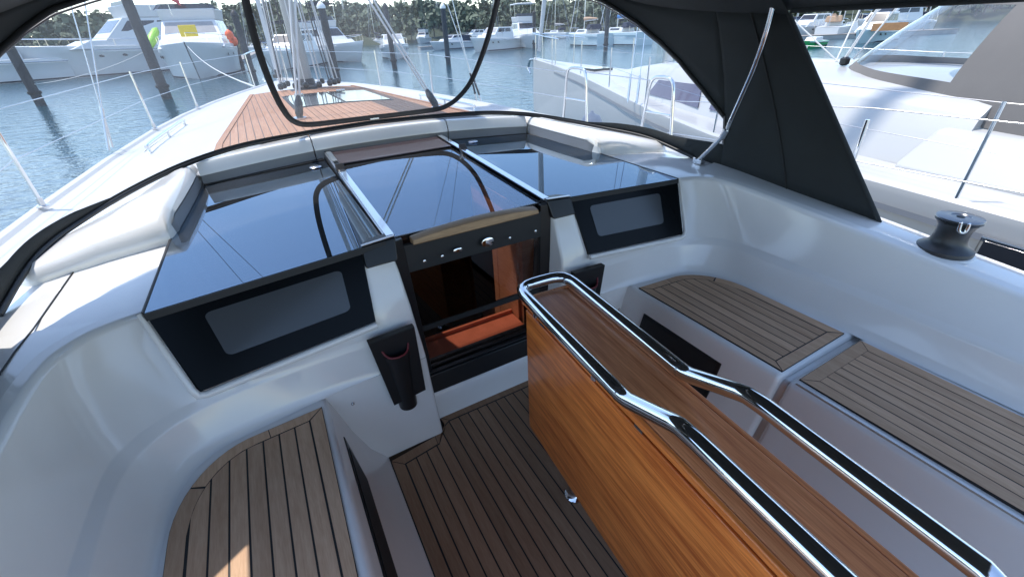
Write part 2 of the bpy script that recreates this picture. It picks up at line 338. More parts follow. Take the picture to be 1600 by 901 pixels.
for xo, dz in ((None, 0), (1.60, .001), (1.672, -.006), (1.70, -.03), (1.715, -.12), (1.74, None)):
    r = []
    for p in t2o:
        if xo is None: r.append(p)
        else:
            yy = p.y + (.10 if p.y > -.4 else 0) * max(0, (p.y + .4) / .3) * (xo - p.x) * 2
            r.append(Vector((xo, yy, (p.z + dz) if dz is not None else side_z(p.y) + .01)))
    outer.append(r)
for s in (1, -1):
    vf = join(grid(RINGS), grid(low), grid(outer), grid(topf))
    mk('cockpit_moulding', vf if s > 0 else mirror(vf), GEL, smooth=48, kind='structure')
    # seat: rounded nose, face falling to the sole, split by the locker joint
    prof = [(1.34, .47), (.790, .47), (.780, .4685), (.770, .462), (.764, .452), (.760, .435), (.745, .38), (.715, .25), (.665, .10), (.604, -.004)]
    for y0, y1 in ((-.19, -1.084), (-1.110, -3.6)):
        ys = ([y0] if y0 > -.5 else [y0, y0 - .003, y0 - .010, y0 - .022]) + ([y1 + .022, y1 + .010, y1 + .003, y1] if y1 > -2 else [y1])
        dr = {y0: (.022 if y0 < -.5 else 0), y0 - .003: .010, y0 - .010: .003, y1 + .010: .003, y1 + .003: .010, y1: .022}
        rows = []
        for y in ys:
            d = dr.get(y, 0)
            rows.append([(x + (d if z < .469 else 0) , y, z - (d if z > .40 else 0)) for x, z in prof])
        vf = grid(rows)
        mk('cockpit_seat', vf if s > 0 else mirror(vf), GEL, smooth=55, kind='structure')
    vf = grid([[(x + .025, y, z - .025) for x, z in prof] for y in (-1.06, -1.13)])
    mk('locker_joint', vf if s > 0 else mirror(vf), GEL, smooth=55, kind='structure')

# ------------------------------------------------------------------ teak-laid surfaces: every plank a piece of its own
def plank(poly, z0, z1, m, parent, name='plank'):
    c = Vector((sum(p[0] for p in poly) / len(poly), sum(p[1] for p in poly) / len(poly), z0 if not callable(z0) else 0))
    v, f = prism([(p[0] - c.x, p[1] - c.y) for p in poly], (lambda x, y: z0(x + c.x, y + c.y)) if callable(z0) else 0, (lambda x, y: z1(x + c.x, y + c.y)) if callable(z1) else z1 - z0)
    o = mk(name, (v, f), m, parent); o.location = c
    return o
def arc(cx, cy, rx, ry, a0, a1, k=8): return [(cx + rx * math.sin(rad(a0 + (a1 - a0) * i / k)), cy + ry * math.cos(rad(a0 + (a1 - a0) * i / k))) for i in range(k + 1)]
GAP = .0058
# cockpit sole
SOLE = [(-.60, -3.6), (-.60, -.268), (-.345, -.235), (-.325, -.225), (-.318, -.205), (-.318, -.142), (.318, -.142), (.318, -.205), (.325, -.225), (.345, -.235), (.60, -.268), (.60, -3.6)]
sole = mk('cockpit_sole', prism(SOLE, -.03, -.0009), CAULK, kind='structure')
def sole_front(x):
    a = abs(x)
    if a < .275: return -.186
    if a < .375: return -.186 - .105 * (1 - math.cos(min(1, (a - .275) / .10) * math.pi / 2)) - .0
    return -.291 - (a - .375) * .14
px = -.548
while px < .55:
    a, b = px + GAP / 2, px + .0522 - GAP / 2
    xs = [a + (b - a) * i / 4 for i in range(5)]
    poly = [(x, sole_front(x) - GAP) for x in xs] + [(b, -3.6), (a, -3.6)]
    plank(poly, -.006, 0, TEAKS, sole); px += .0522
fx = [-.268 + .536 * i / 12 for i in range(13)]
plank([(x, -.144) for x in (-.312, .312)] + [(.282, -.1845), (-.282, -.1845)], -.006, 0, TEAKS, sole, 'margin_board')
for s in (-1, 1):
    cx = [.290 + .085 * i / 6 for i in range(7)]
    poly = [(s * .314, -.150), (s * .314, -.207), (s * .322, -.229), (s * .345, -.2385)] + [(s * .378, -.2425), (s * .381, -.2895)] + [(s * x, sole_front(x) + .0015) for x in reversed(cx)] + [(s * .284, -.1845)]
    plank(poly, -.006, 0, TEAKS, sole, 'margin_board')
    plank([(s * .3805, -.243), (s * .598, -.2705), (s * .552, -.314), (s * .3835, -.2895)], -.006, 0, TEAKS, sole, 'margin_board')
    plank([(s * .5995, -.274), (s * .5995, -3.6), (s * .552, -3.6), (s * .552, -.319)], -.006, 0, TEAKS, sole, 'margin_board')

# seat teak
def seat_pad(s, fwd):
    out = arc(1.0, -.62, .238, .296, 0, 90, 12)
    if fwd:
        outline = [(.785, -.307)] + out + [(1.242, -1.062), (.800, -1.068)]
        ell = lambda x: -.372 if x < 1.0 else -.62 + .248 * math.sqrt(max(0, 1 - ((x - 1.0) / .190) ** 2))
        front = lambda x: ell(x) + (.016 * (1.0 - x) / .2 if x < 1.0 else 0); back = lambda x: -1.016
        x_in, x_out = .834, 1.188
    else:
        outline = [(.812, -1.128), (1.245, -1.122), (1.250, -3.2), (.812, -3.2)]
        front = lambda x: -1.174; back = lambda x: -3.15; x_in, x_out = .862, 1.196
    M = lambda P: [(s * p[0], p[1]) for p in P]
    pad = mk('seat_teak', prism(M(outline), .466, .4756), CAULK, kind='structure')
    n = 7; w = (x_out - x_in) / n
    for i in range(n):
        a, b = x_in + i * w + GAP / 2, x_in + (i + 1) * w - GAP / 2
        xs = [a + (b - a) * j / 5 for j in range(6)]
        fr = [(x, max(front(x), -.98 if fwd else -9)) for x in xs]
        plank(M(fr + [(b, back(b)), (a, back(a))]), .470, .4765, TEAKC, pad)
    MB = lambda P: plank(M(P), .470, .4765, TEAKC, pad, 'margin_board')
    g = GAP
    if fwd:
        MB([(.7865, -.3125), (.8305, -.3560), (.8305, -1.0175), (.8020, -1.064)])                                  # inboard edge
        MB([(.804, -1.0675), (.8345, -1.0215), (1.186, -1.0215), (1.2385, -1.0605)])                               # aft end
        fi = [(x, front(x) + g) for x in (.8365, .90, .96)]
        MB([(.7875, -.3085), (.965, -.3235)] + list(reversed(fi)))                                                # forward edge
        oi = [(x, front(x) + g) for x in (.963, 1.0, 1.05, 1.09, 1.12, 1.14, 1.152)]
        oo = arc(1.0, -.62, .2365, .2945, 0, 54, 10)
        MB([(.968, -.3235)] + oo + list(reversed(oi)))                                         # curved corner
        oi2 = [(x, front(x) + g) for x in (1.156, 1.17, 1.18, 1.187)] + [(1.1935, -.62), (1.1935, -1.016)]
        oo2 = arc(1.0, -.62, .2365, .2945, 55.2, 90, 8)
        MB(oo2 + [(1.2405, -1.058)] + list(reversed(oi2)))
    else:
        MB([(.8135, -1.1325), (.8605, -1.1765), (.8605, -3.2), (.8135, -3.2)])
        MB([(.8145, -1.1295), (1.2435, -1.1245), (1.1975, -1.1725), (.8625, -1.1725)])
        MB([(1.2445, -1.128), (1.2485, -3.2), (1.1985, -3.2), (1.1985, -1.1755)])
for s in (-1, 1):
    for fwd in (True, False): seat_pad(s, fwd)

# coachroof teak ahead of the windscreen
HOLE = (-.33, .62, 3.30, 4.55)      # flush glass hatches between the planks
deck = mk('coachroof_teak', grid([[(x * teak_half(y), y, coach(x * teak_half(y), y) + .003) for x in (-1, -.6, -.2, .2, .6, 1)] for y in [1.6 + .35 * i for i in range(12)]]), CAULK, kind='structure')
fz0 = lambda x, y: coach(x, y) + .002; fz1 = lambda x, y: coach(x, y) + .0050
k = 0; px = -.955
while px < .95:
    a, b = px + .0025, px + .0525
    m_ = (a + b) / 2
    yend = 5.42
    if HOLE[0] - .03 < m_ < HOLE[1] + .03: segs = [(1.62, HOLE[2] - .05)] + ([(HOLE[3] + .05, 5.4)] if abs(m_) > .17 else [(HOLE[3] + .05, 5.1)])
    else: segs = [(1.62, yend)]
    for y0, y1 in segs:
        if y1 > y0 + .1:
            ys = [y0 + (y1 - y0) * i / 4 for i in range(5)]
            ye = lambda x, y: min(y, 2.0 + (1.0 - .048 - abs(x)) / .095)
            if min(ye(a, y1), ye(b, y1)) > y0 + .05: plank([(a, min(y, ye(a, y1))) for y in ys if y <= ye(a, y1)] + [(a, ye(a, y1)), (b, ye(b, y1))] + [(b, y) for y in reversed(ys) if y < ye(b, y1)], fz0, fz1, TEAKF, deck)
    px += .055
for s in (-1, 1):
    ys = [1.62 + 3.8 * i / 8 for i in range(9)]
    plank([(s * (teak_half(y) - .002), y) for y in ys] + [(s * (teak_half(y) - .045), y) for y in reversed(ys)], lambda x, y: coach(x, y) + .003, lambda x, y: coach(x, y) + .012, TEAKF, deck, 'margin_board')

# ================================================================== FITTINGS IN THE COCKPIT
SIDE = {-1: 'port', 1: 'starboard'}
# ------------------------------------------------------------------ instrument-side windows in the bulkhead
for s, lab in ((-1, 'wide black bulkhead window nearest the camera, left of the companionway'), (1, 'black bulkhead window right of the companionway, sky mirrored in its glass')):
    c = [(.515, -.216, .706), (1.108, -.258, .676), (1.176, -.108, .928), (.487, -.083, .958)]
    if s < 0: c = [(-p[0], p[1], p[2]) for p in c]; c = [c[1], c[0], c[3], c[2]]
    nrm = (Vector(c[1]) - Vector(c[0])).cross(Vector(c[3]) - Vector(c[0])).normalized()
    if nrm.y > 0: nrm = -nrm
    c = [tuple(Vector(p) + nrm * .006) for p in c]
    t = thing('bulkhead_window', lab, 'window', (s * .82, -.2, .68))
    K8 = [i / 8 for i in range(9)]; g1 = [[bil(c, u, v) for v in K8] for u in K8]; g2 = [[p - nrm * .02 for p in r] for r in g1]
    su = mk('surround', join(grid(g1), grid(g2), grid([g1[0], g2[0]]), grid([g1[-1], g2[-1]]), grid([[r[0] for r in g1], [r[0] for r in g2]]), grid([[r[-1] for r in g1], [r[-1] for r in g2]])), SURR, t, smooth=30)
    uv = (.13, .80) if s > 0 else (.20, .87)
    edge = [p + nrm * .003 for p in rrect(c, uv[0], uv[1], .26, .80, .035)]; mid = bil(c, sum(uv) / 2, .53) + nrm * .003
    n_ = len(edge); mk('pane', ([mid] + edge, [(0, 1 + i, 1 + (i + 1) % n_) for i in range(n_)]), DARKP, su, smooth=60)
    o_b, o_t, i_b = (c[1], c[2], c[0]) if s > 0 else (c[0], c[3], c[1])
    off = Vector((0, -.004, -.014)); so = Vector((s * .012, -.003, -.002))
    path = [Vector(i_b) + off, Vector(o_b) + off + Vector((-s * .02, 0, .0)), Vector(o_b) + Vector((s * .004, -.004, -.008)), Vector(o_b) + so + Vector((0, 0, .02)), Vector(o_t) + so]
    mk('rim', tube(path, [.013, .013, .013, .011, .008], 10), GEL, t, smooth=60)

# ------------------------------------------------------------------ dark glass coachroof panels and sliding hatch
GP = Vector((.48, -.092, .966)); GA = Vector((1.176, -.118, .931)) - GP; GB = Vector((.43, 1.27, 1.003)) - GP
GN = GA.cross(GB).normalized()
def gz(x, y): return GP.z - (GN.x * (abs(x) - GP.x) + GN.y * (y - GP.y)) / GN.z
for s, lab in ((-1, 'dark mirror-like glass roof panel on the port side, left of the sliding hatch'), (1, 'dark mirror-like glass roof panel on the starboard side, right of the sliding hatch')):
    t = thing('roof_glass_panel', lab, 'glass roof', (s * .8, .5, .95))
    pts = [(.395, -.094), (1.176, -.120), (1.150, .50), (1.05, 1.26), (.40, 1.28)]
    for j, xx in enumerate((None,)):
        poly = [(s * x, y) for x, y in pts]
        mk('glass', ([(x, y, gz(x, y)) for x, y in poly], [tuple(range(5))]), GLASS, t)
        under = [(s * x, y) for x, y in [(.40, -.088), (1.17, -.112), (1.145, .50), (1.046, 1.25), (.405, 1.27)]]
        mk('lining', prism(under, lambda x, y: gz(x, y) - .022, lambda x, y: gz(x, y) - .006), BLACKG, t)
    mk('rear_trim', slab([(s * .395, -.1005, gz(.395, -.094) - .024), (s * 1.174, -.1265, gz(1.176, -.12) - .024), (s * 1.176, -.1225, gz(1.176, -.12) - .001), (s * .395, -.0965, gz(.395, -.094) - .001)], .006), BLACKM, t)
    mk('front_trim', slab([(s * .40, 1.245, gz(.4, 1.245) + .0015), (s * 1.05, 1.225, gz(1.05, 1.225) + .0015), (s * 1.05, 1.265, gz(1.05, 1.265) + .0015), (s * .40, 1.285, gz(.4, 1.285) + .0015)], .004), BLACKM, t)
    mk('outer_seal', tube([(s * 1.178, -.118, gz(1.178, -.118) - .004), (s * 1.152, .50, gz(1.152, .5) - .004), (s * 1.053, 1.24, gz(1.053, 1.24) - .004)], .007, 8), BLACKM, t, smooth=60)
mk_fill = thing('roof_fastening', 'small round steel fastening on the starboard glass roof beside the hatch rail', 'deck fitting', (.56, 1.14, 1.0))
mk('disc', lathe([(.034, 0), (.036, .004), (.030, .009), (.012, .010)], (.56, 1.14, gz(.56, 1.14) + .001)), STEELD, mk_fill, smooth=50)
ROOFF = thing('roof_fastening', 'small round steel fastening on the port glass roof beside the hatch rail', 'deck fitting', (-.47, 1.12, 1.0))
mk('disc', lathe([(.034, 0), (.036, .004), (.030, .009), (.012, .010)], (-.47, 1.12, gz(.47, 1.12) + .001)), STEELD, ROOFF, smooth=50)
for s, lab in ((-1, 'bright metal slide rail along the left side of the companionway hatch'), (1, 'bright metal slide rail along the right side of the companionway hatch')):
    t = thing('hatch_rail', lab, 'rail', (s * .365, .6, .98))
    def bar(x0, x1, d0, d1, ya=-.075, yb=1.275):
        za, zb = .966, 1.040
        return hexa([(s * x0, ya, za + d0), (s * x1, ya, za + d0), (s * x1, yb, zb + d0), (s * x0, yb, zb + d0)], [(s * x0, ya, za + d1), (s * x1, ya, za + d1), (s * x1, yb, zb + d1), (s * x0, yb, zb + d1)])
    mk('rail_cap', bar(.350, .382, .004, .012), STEEL, t, bevel=.003)
    mk('rail_body', bar(.366, .388, -.05, .0035), ALU, t, bevel=.002)
    mk('rail_side', bar(.358, .3655, -.045, .003), BLACKG, t)
    mk('slide_block', bar(.345, .392, -.012, .016, .80, .88), BLACK, t, bevel=.004)
t = thing('sliding_hatch', 'tinted glass sliding hatch over the companionway, reflecting the windscreen frame', 'hatch', (0, .5, .98))
hz = lambda y: .955 + (y + .05) * .0556
mk('glass', ([(-.345, -.05, hz(-.05)), (.345, -.05, hz(-.05)), (.345, 1.03, hz(1.03)), (-.345, 1.03, hz(1.03))], [(0, 1, 2, 3)]), HATCHG, t)
mk('front_panel', slab([(-.345, 1.0, hz(1.0) + .012), (.345, 1.0, hz(1.0) + .012), (.345, 1.262, hz(1.262) + .012), (-.345, 1.262, hz(1.262) + .012)], .006), BROWNP, t)
mk('rear_edge', box(-.345, .345, -.062, -.0505, hz(-.05) - .022, hz(-.05) + .004), BLACKG, t, bevel=.002)
mk('frame', join(box(-.347, -.318, -.045, 1.26, .900, .925), box(.318, .347, -.045, 1.26, .900, .925), box(-.318, .318, 1.225, 1.26, .90, 1.0)), BLACKM, t)
mk('drip_bar', box(-.33, .33, 1.0, 1.012, hz(1.0) - .03, hz(1.0) - .002), BLACKM, t)

# pillar heads with black caps
for s, lab in ((-1, 'black cap with a silver edge on the pillar left of the companionway'), (1, 'black cap with a silver edge on the pillar right of the companionway')):
    t = thing('pillar_cap', lab, 'end cap', (s * .43, -.1, .89))
    b = [(s * .366, -.136, .891), (s * .492, -.136, .889), (s * .492, -.03, .889), (s * .366, -.03, .891)]
    u = [(s * .352, -.096, .976), (s * .488, -.099, .966), (s * .488, -.03, .966), (s * .352, -.03, .976)]
    mk('cap', hexa(b, u), BLACK, t, bevel=.008, bseg=3)
    mk('edge_strip', hexa([(s * .356, -.095, .9765), (s * .485, -.098, .9675), (s * .485, -.083, .9675), (s * .356, -.080, .9765)], [(s * .356, -.095, .9800), (s * .485, -.098, .9710), (s * .485, -.083, .9710), (s * .356, -.080, .9800)]), ALU, t, bevel=.001)

# ------------------------------------------------------------------ white splash coaming ahead of the glass, in joined lengths
def splash_pt(u):      # plan line of the splash coaming's inner foot
    P = [(0, 1.285, 1.005), (.22, 1.285, 1.004), (.44, 1.278, 1.000), (.75, 1.262, .985), (1.05, 1.236, .966)]
    return cr(P, u)
SPL = [(-4, -2.012), (-1.988, 1.988), (2.012, 4)]
spl_labels = ['white moulded splash rail length left of the hatch, above the port glass', 'white moulded splash rail length across the front of the hatch', 'white moulded splash rail length right of the hatch, above the starboard glass']
for (u0, u1), lab in zip(SPL, spl_labels):
    rows = []; rg = []
    for i in range(15):
        u = u0 + (u1 - u0) * i / 14; p = splash_pt(abs(u)); s = -1 if u < 0 else 1
        X = s * p.x; top = 1.138 - .048 * (abs(p.x) / 1.06) ** 2
        zb = p.z; zm = zb + (top - zb) * .44
        yt = 1.31 - .03 * (abs(p.x) / 1.06) ** 2
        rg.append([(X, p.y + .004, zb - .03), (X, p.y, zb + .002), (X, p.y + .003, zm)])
        rows.append([(X, p.y + .004, zm), (X, p.y - .008, zm + .002), (X, p.y - .0085, zm + .006), (X, p.y - .0075, zm + .012), (X, p.y + .009, top - .018), (X, p.y + .0115, top - .010), (X, p.y + .016, top - .003), (X, p.y + .026, top), (X, p.y + .036, top + .0005), (X, yt + .10, top + .002), (X, yt + .14, top - .02), (X, yt + .15, .98)])
    t = thing('splash_rail', lab, 'splash rail', (sum(r[0][0] for r in rows) / 15, 1.32, .98))
    mk('upper_moulding', grid(rows), GEL, t, smooth=32)
    mk('undercut_shade_band', grid(rg), GREYGEL, t, smooth=50)  # white undercut coloured grey to hold its shade
# side boxes that close the splash coaming
for s, lab in ((-1, 'large white moulded box at the port corner of the windscreen, in full sun'), (1, 'white moulded box at the starboard corner of the windscreen')):
    stn = [(1.325, 1.062, 1.075, 1.086, 1.085), (1.22, 1.066, 1.09, 1.086, 1.082), (1.06, 1.076, 1.265, 1.082, 1.050), (.82, 1.100, 1.435, 1.074, 1.014), (.64, 1.122, 1.545, 1.064, .999), (.605, 1.126, 1.56, 1.061, .996)]   # y, inner x, outer x, inner and outer top height
    rows = []
    def section(yi, xi, xo, zt, zo):
        zf = .923; f = gz(xi, min(yi, 1.25)) + .004; m_ = xi + .034 + (xo - xi) * .45
        return [(xi + .002, yi, f - .03), (xi, yi, f + .060), (xi - .004, yi, f + .064), (xi + .004, yi, zt - .028), (xi + .014, yi, zt - .010), (xi + .026, yi, zt - .001), (xi + .036, yi, zt - .001 + .0), (max(m_, xi + .038), yi + .01, (zt + zo) / 2 + .006), (max(xo - .05, xi + .039), yi + .015, zo + .004), (max(xo - .015, xi + .040), yi + .015, zo - .01), (max(xo, xi + .042), yi + .015, zo - .04), (max(xo + .004, xi + .044), yi + .015, zf - .01)]
    for q in stn: rows.append(section(*q))
    x0, x1 = 1.130, 1.625
    for dy, zt, zo, ins in ((.555, 1.040, .984, .004), (.520, 1.015, .972, .010), (.500, .985, .957, .018), (.492, .945, .935, .022), (.490, .915, .915, .022)):
        xi, xo = x0 + ins, x1 - ins * 1.2
        def yy(x, dy=dy): return dy - .15 * max(0, (x - 1.15) / .45) ** 1.5
        zf = .915
        rows.append([(xi, yy(xi), .90), (xi, yy(xi), min(zt, .985)), (xi, yy(xi), min(zt, .992)), (xi + .006, yy(xi), min(zt, 1.02)), (xi + .016, yy(xi), zt - .004), (xi + .027, yy(xi), zt), (xi + .037, yy(xi), zt), ((xi + xo) / 2, yy((xi + xo) / 2), (zt + zo) / 2 + .004), (xo - .07, yy(xo - .07), zo + .002), (xo - .03, yy(xo - .02) + .01, zo - .008), (xo, yy(xo) + .03, min(zo - .02, .95)), (xo + .004, yy(xo) + .04, zf - .005)])
    vf = grid(rows)
    vf = vf if s > 0 else mirror(vf)
    t = thing('corner_box', lab, 'moulded box', (s * 1.3, .8, .92))
    mk('box_shell', vf, GEL, t, smooth=50)
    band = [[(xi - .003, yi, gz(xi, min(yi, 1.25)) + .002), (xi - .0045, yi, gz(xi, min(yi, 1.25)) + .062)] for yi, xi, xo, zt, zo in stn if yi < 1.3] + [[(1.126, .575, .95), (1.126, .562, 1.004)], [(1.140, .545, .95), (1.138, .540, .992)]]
    vb = grid(band); mk('undercut_shade_band', vb if s > 0 else mirror(vb), GREYGEL, t, smooth=60)  # grey here paints in the shade under the box edge
    for k, (xx, yy_) in enumerate(((1.22, .62), (1.38, .60))):
        mk('screw', lathe([(.007, 0), (.007, .002), (.003, .003)], (s * xx, yy_ + .04, 1.046 - (.022 if k else 0)), 10), STEELD, t)

# ------------------------------------------------------------------ companionway: cabin inside, sill, frame, washboard
def inside():
    return join(box(-.72, -.70, .0, 1.7, -1.2, .90), box(.86, .88, .0, 1.7, -1.2, .88), box(-.72, .88, 1.68, 1.70, -1.2, .92), box(-.72, .88, .0, 1.7, -1.22, -1.2))
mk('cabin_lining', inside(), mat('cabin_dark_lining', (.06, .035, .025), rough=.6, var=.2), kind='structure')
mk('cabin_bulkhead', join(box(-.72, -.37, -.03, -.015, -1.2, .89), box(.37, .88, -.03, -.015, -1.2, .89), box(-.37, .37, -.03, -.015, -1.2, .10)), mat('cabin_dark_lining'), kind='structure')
t = thing('cabin_cupboard', 'sunlit orange timber cupboard seen through the smoked washboard', 'cupboard', (.5, .6, -.5))
mk('door_panel', box(.42, .438, .33, .587, -.35, .80), CABW, t, bevel=.002)
mk('door_panel', box(.42, .438, .593, .92, -.35, .80), CABW, t, bevel=.002)
mk('carcass', box(.440, .80, .30, .95, -.5, .80), CABW, t)
t = thing('cabin_step', 'red-brown timber companionway step behind the black threshold', 'step', (.0, .3, .0))
mk('tread', box(-.36, .415, .05, .425, .028, .048), REDDARK, t, bevel=.004)
mk('fiddle', box(-.36, .415, .405, .426, .0482, .075), REDDARK, t, bevel=.004)
mk('light', box(-.08, -.02, .60, .62, .58, .62), STEELD, t)
t = thing('companionway_sill', 'white moulded sill below the black companionway threshold', 'sill', (0, -.12, 0))
mk('sill', grid([[(x, -.150, -.006), (x, -.146, .02), (x, -.143, .10), (x, -.138, .150), (x, -.125, .165), (x, .0, .168)] for x in (-.345, 0, .345)]), GEL, t, smooth=60)
t = thing('companionway_threshold', 'black ribbed threshold across the foot of the companionway', 'threshold', (0, -.1, .16))
mk('face', hexa([(-.345, -.146, .168), (.345, -.146, .168), (.345, -.02, .168), (-.345, -.02, .168)], [(-.348, -.128, .265), (.348, -.128, .265), (.348, -.02, .265), (-.348, -.02, .265)]), BLACK, t, bevel=.006)
for k in range(3): mk('rib', box(-.345, .345, -.120 + k * .034, -.100 + k * .034, .2655, .276 + k * .006), BLACK, t, bevel=.004)
t = thing('companionway_surround', 'black upright frame on both sides of the companionway opening', 'frame', (0, -.07, .17))
for s in (-1, 1):
    mk('upright', hexa([(s * .298, -.105, .16), (s * .349, -.118, .16), (s * .349, -.03, .16), (s * .298, -.03, .16)], [(s * .325, -.085, .955), (s * .374, -.100, .955), (s * .374, -.03, .955), (s * .325, -.03, .955)]), BLACK, t, bevel=.003)
t = thing('washboard', 'smoked acrylic washboard with curved timber grip, part closing the companionway', 'washboard', (0, -.07, .27))
wb = [(-.300, -.098, .27), (.300, -.098, .27), (.327, -.082, .935), (-.327, -.082, .935)]
mk('pane', slab([bil(wb, 0, 0), bil(wb, 1, 0), bil(wb, 1, .82), bil(wb, 0, .82)], .010), SMOKE, t)
mk('top_band', slab([bil(wb, 0, .80) + Vector((0, -.006, 0)), bil(wb, 1, .80) + Vector((0, -.006, 0)), bil(wb, 1, .985) + Vector((0, -.006, 0)), bil(wb, 0, .985) + Vector((0, -.006, 0))], .022), BLACKM, t, bevel=.003)
mk('joint_bar', slab([bil(wb, 0, .345) + Vector((0, -.004, 0)), bil(wb, 1, .345) + Vector((0, -.004, 0)), bil(wb, 1, .385) + Vector((0, -.004, 0)), bil(wb, 0, .385) + Vector((0, -.004, 0))], .018), BLACKM, t, bevel=.002)
# solid black lower-left field of the board
mk('blank_panel', slab([bil(wb, 0, .39) + Vector((0, -.002, 0)), bil(wb, .60, .39) + Vector((0, -.002, 0)), bil(wb, .60, .80) + Vector((0, -.002, 0)), bil(wb, 0, .80) + Vector((0, -.002, 0))], .006), BRONZE, t)
g = []
for i in range(17):
    u = i / 16; x = -.292 + .584 * u; h = .030 * math.sin(math.pi * min(1, max(0, .06 + u * .88))) ** .6
    yb = -.086
    g.append([(x, yb - .030, .930), (x, yb - .036, .936), (x, yb - .032, .940 + h * .9), (x, yb - .012, .944 + h), (x, yb + .012, .944 + h), (x, yb + .018, .936 + h * .5), (x, yb + .016, .928)])
v, f = grid(g, True); f += [tuple(range(7)), tuple(reversed(range(112, 119)))]
mk('grip', (v, f), HANDW, t, smooth=50)
for u in (.10, .22, .72, .93): 
    p = bil(wb, u, .87); o = mk('screw', lathe([(.0075, 0), (.007, .003), (.002, .005)], (0, 0, 0), 10), STEELD, t)
    o.matrix_parent_inverse = Matrix.Identity(4); o.location = p + Vector((0, -.029, 0)) - ROOT[t.name]; o.rotation_euler = (rad(90), 0, 0)
for u, rx, rz in ((.33, .020, .012), (.55, .030, .021)):
    p = bil(wb, u, .885); nm = 'lock_plate'
    o = mk(nm, lathe([(1, 0), (1, .004), (.8, .006), (.2, .0065)], (0, 0, 0), 20), STEEL, t, smooth=40)
    o.matrix_parent_inverse = Matrix.Identity(4); o.location = p + Vector((0, -.029, 0)) - ROOT[t.name]; o.rotation_euler = (rad(90), 0, 0); o.scale = (rx, rz, 1)

# ------------------------------------------------------------------ winch-handle pockets on the pillars
for s, lab in ((-1, 'black winch-handle pocket with a dark red lip on the pillar left of the companionway'), (1, 'black winch-handle pocket with a dark red lip half hidden behind the table rail')):
    t = thing('handle_pocket', lab, 'holder', (s * .47, -.25, .3))
    xc = .474
    q = lambda x, z: (s * x, -.2490, z)
    plate = [q(.530, .318), q(.388, .335), q(.386, .668), q(.568, .660)]
    mk('back_plate', slab(plate if s > 0 else list(reversed(plate)), .030), BLACK, t, bevel=.002)
    rows = []; n = 14
    for z, rx, ry in ((.262, .032, .030), (.267, .038, .038), (.330, .041, .042), (.50, .050, .052), (.575, .058, .062)):
        rows.append([(s * (xc - .018 * (.6 - z)  + rx * math.cos(math.pi * k / n)), -.2485 - ry * math.sin(math.pi * k / n), z) for k in range(n + 1)])
    rows.insert(0, [(s * (xc - .007), -.255, .262)] * (n + 1))
    rows.append([(p[0] * 1.0 - s * .005 * math.cos(math.pi * k / n), p[1] + .006, p[2] - .001) for k, p in enumerate(rows[-1])])
    rows.append([(s * (xc - .006 + .042 * math.cos(math.pi * k / n)), -.2475 - .036 * math.sin(math.pi * k / n), .42) for k in range(n + 1)])
    rows.append([(s * (xc - .008), -.25, .42)] * (n + 1))
    mk('pocket', grid(rows), BLACK, t, smooth=45)
    lip = [(s * (xc + .058 * math.cos(math.pi * k / n)), -.2485 - .062 * math.sin(math.pi * k / n), .577 + (.05 * abs(math.cos(math.pi * k / n)) ** 6)) for k in range(n + 1)]
    mk('lip', tube(lip, .0045, 8), REDP, t, smooth=60)

# moulded joint lines on the coaming tops
for s, lab in ((-1, 'fine dark joint line along the port coaming top'),):
    o = mk('coaming_joint', tube([(s * 1.462, .47, .926), (s * 1.464, .20, .926), (s * 1.466, -.02, .9255), (s * 1.478, -.14, .921), (s * 1.484, -.26, .914)], .0028, 6), BLACKM); tag(o, lab, 'joint')

# small snap fasteners on the bulkhead beside the seats
for x, y, z, lab in ((.715, -.2505, .335, 'small steel snap fastener on the bulkhead right of the table'), (-.68, -.2490, .385, 'small steel snap fastener on the bulkhead beside the port seat')):
    o = mk('snap_fastener', lathe([(.007, 0), (.007, .003), (.004, .006), (.001, .0062)], (0, 0, 0), 12), STEELD, smooth=50); o.location = (x, y, z); o.rotation_euler = (rad(90), 0, 0); tag(o, lab, 'fastener')

# recesses in the seat fronts
for s, lab in ((-1, 'narrow black recess in the port seat front'), (1, 'narrow black recess in the starboard seat front behind the table')):
    def sf(y, z, off=.004):
        P = [(.760, .435), (.745, .38), (.715, .25), (.665, .10), (.604, -.004)]
        for (xa, za), (xb, zb) in zip(P, P[1:]):
            if zb <= z <= za: return (s * (xa + (xb - xa) * (z - za) / (zb - za) - off), y, z)
    t = thing('seat_recess', lab, 'recess', (s * .7, -.7, .2))
    a = [(-.40, .385), (-.52, .255), (-1.03, .255), (-1.03, .385)] if s < 0 else [(-.40, .385), (-.40, .16), (-.86, .16), (-.86, .385)]
    mk('frame', slab([sf(y, z) for y, z in a] if s > 0 else list(reversed([sf(y, z) for y, z in a])), .012), BLACK, t, bevel=.003)
    b = [(-.455, .375), (-.535, .268), (-1.02, .268), (-1.02, .375)] if s < 0 else [(-.42, .37), (-.42, .18), (-.84, .18), (-.84, .37)]
    mk('insert', slab([sf(y, z, .0065) for y, z in b] if s > 0 else list(reversed([sf(y, z, .0065) for y, z in b])), .002), BLACKM, t)

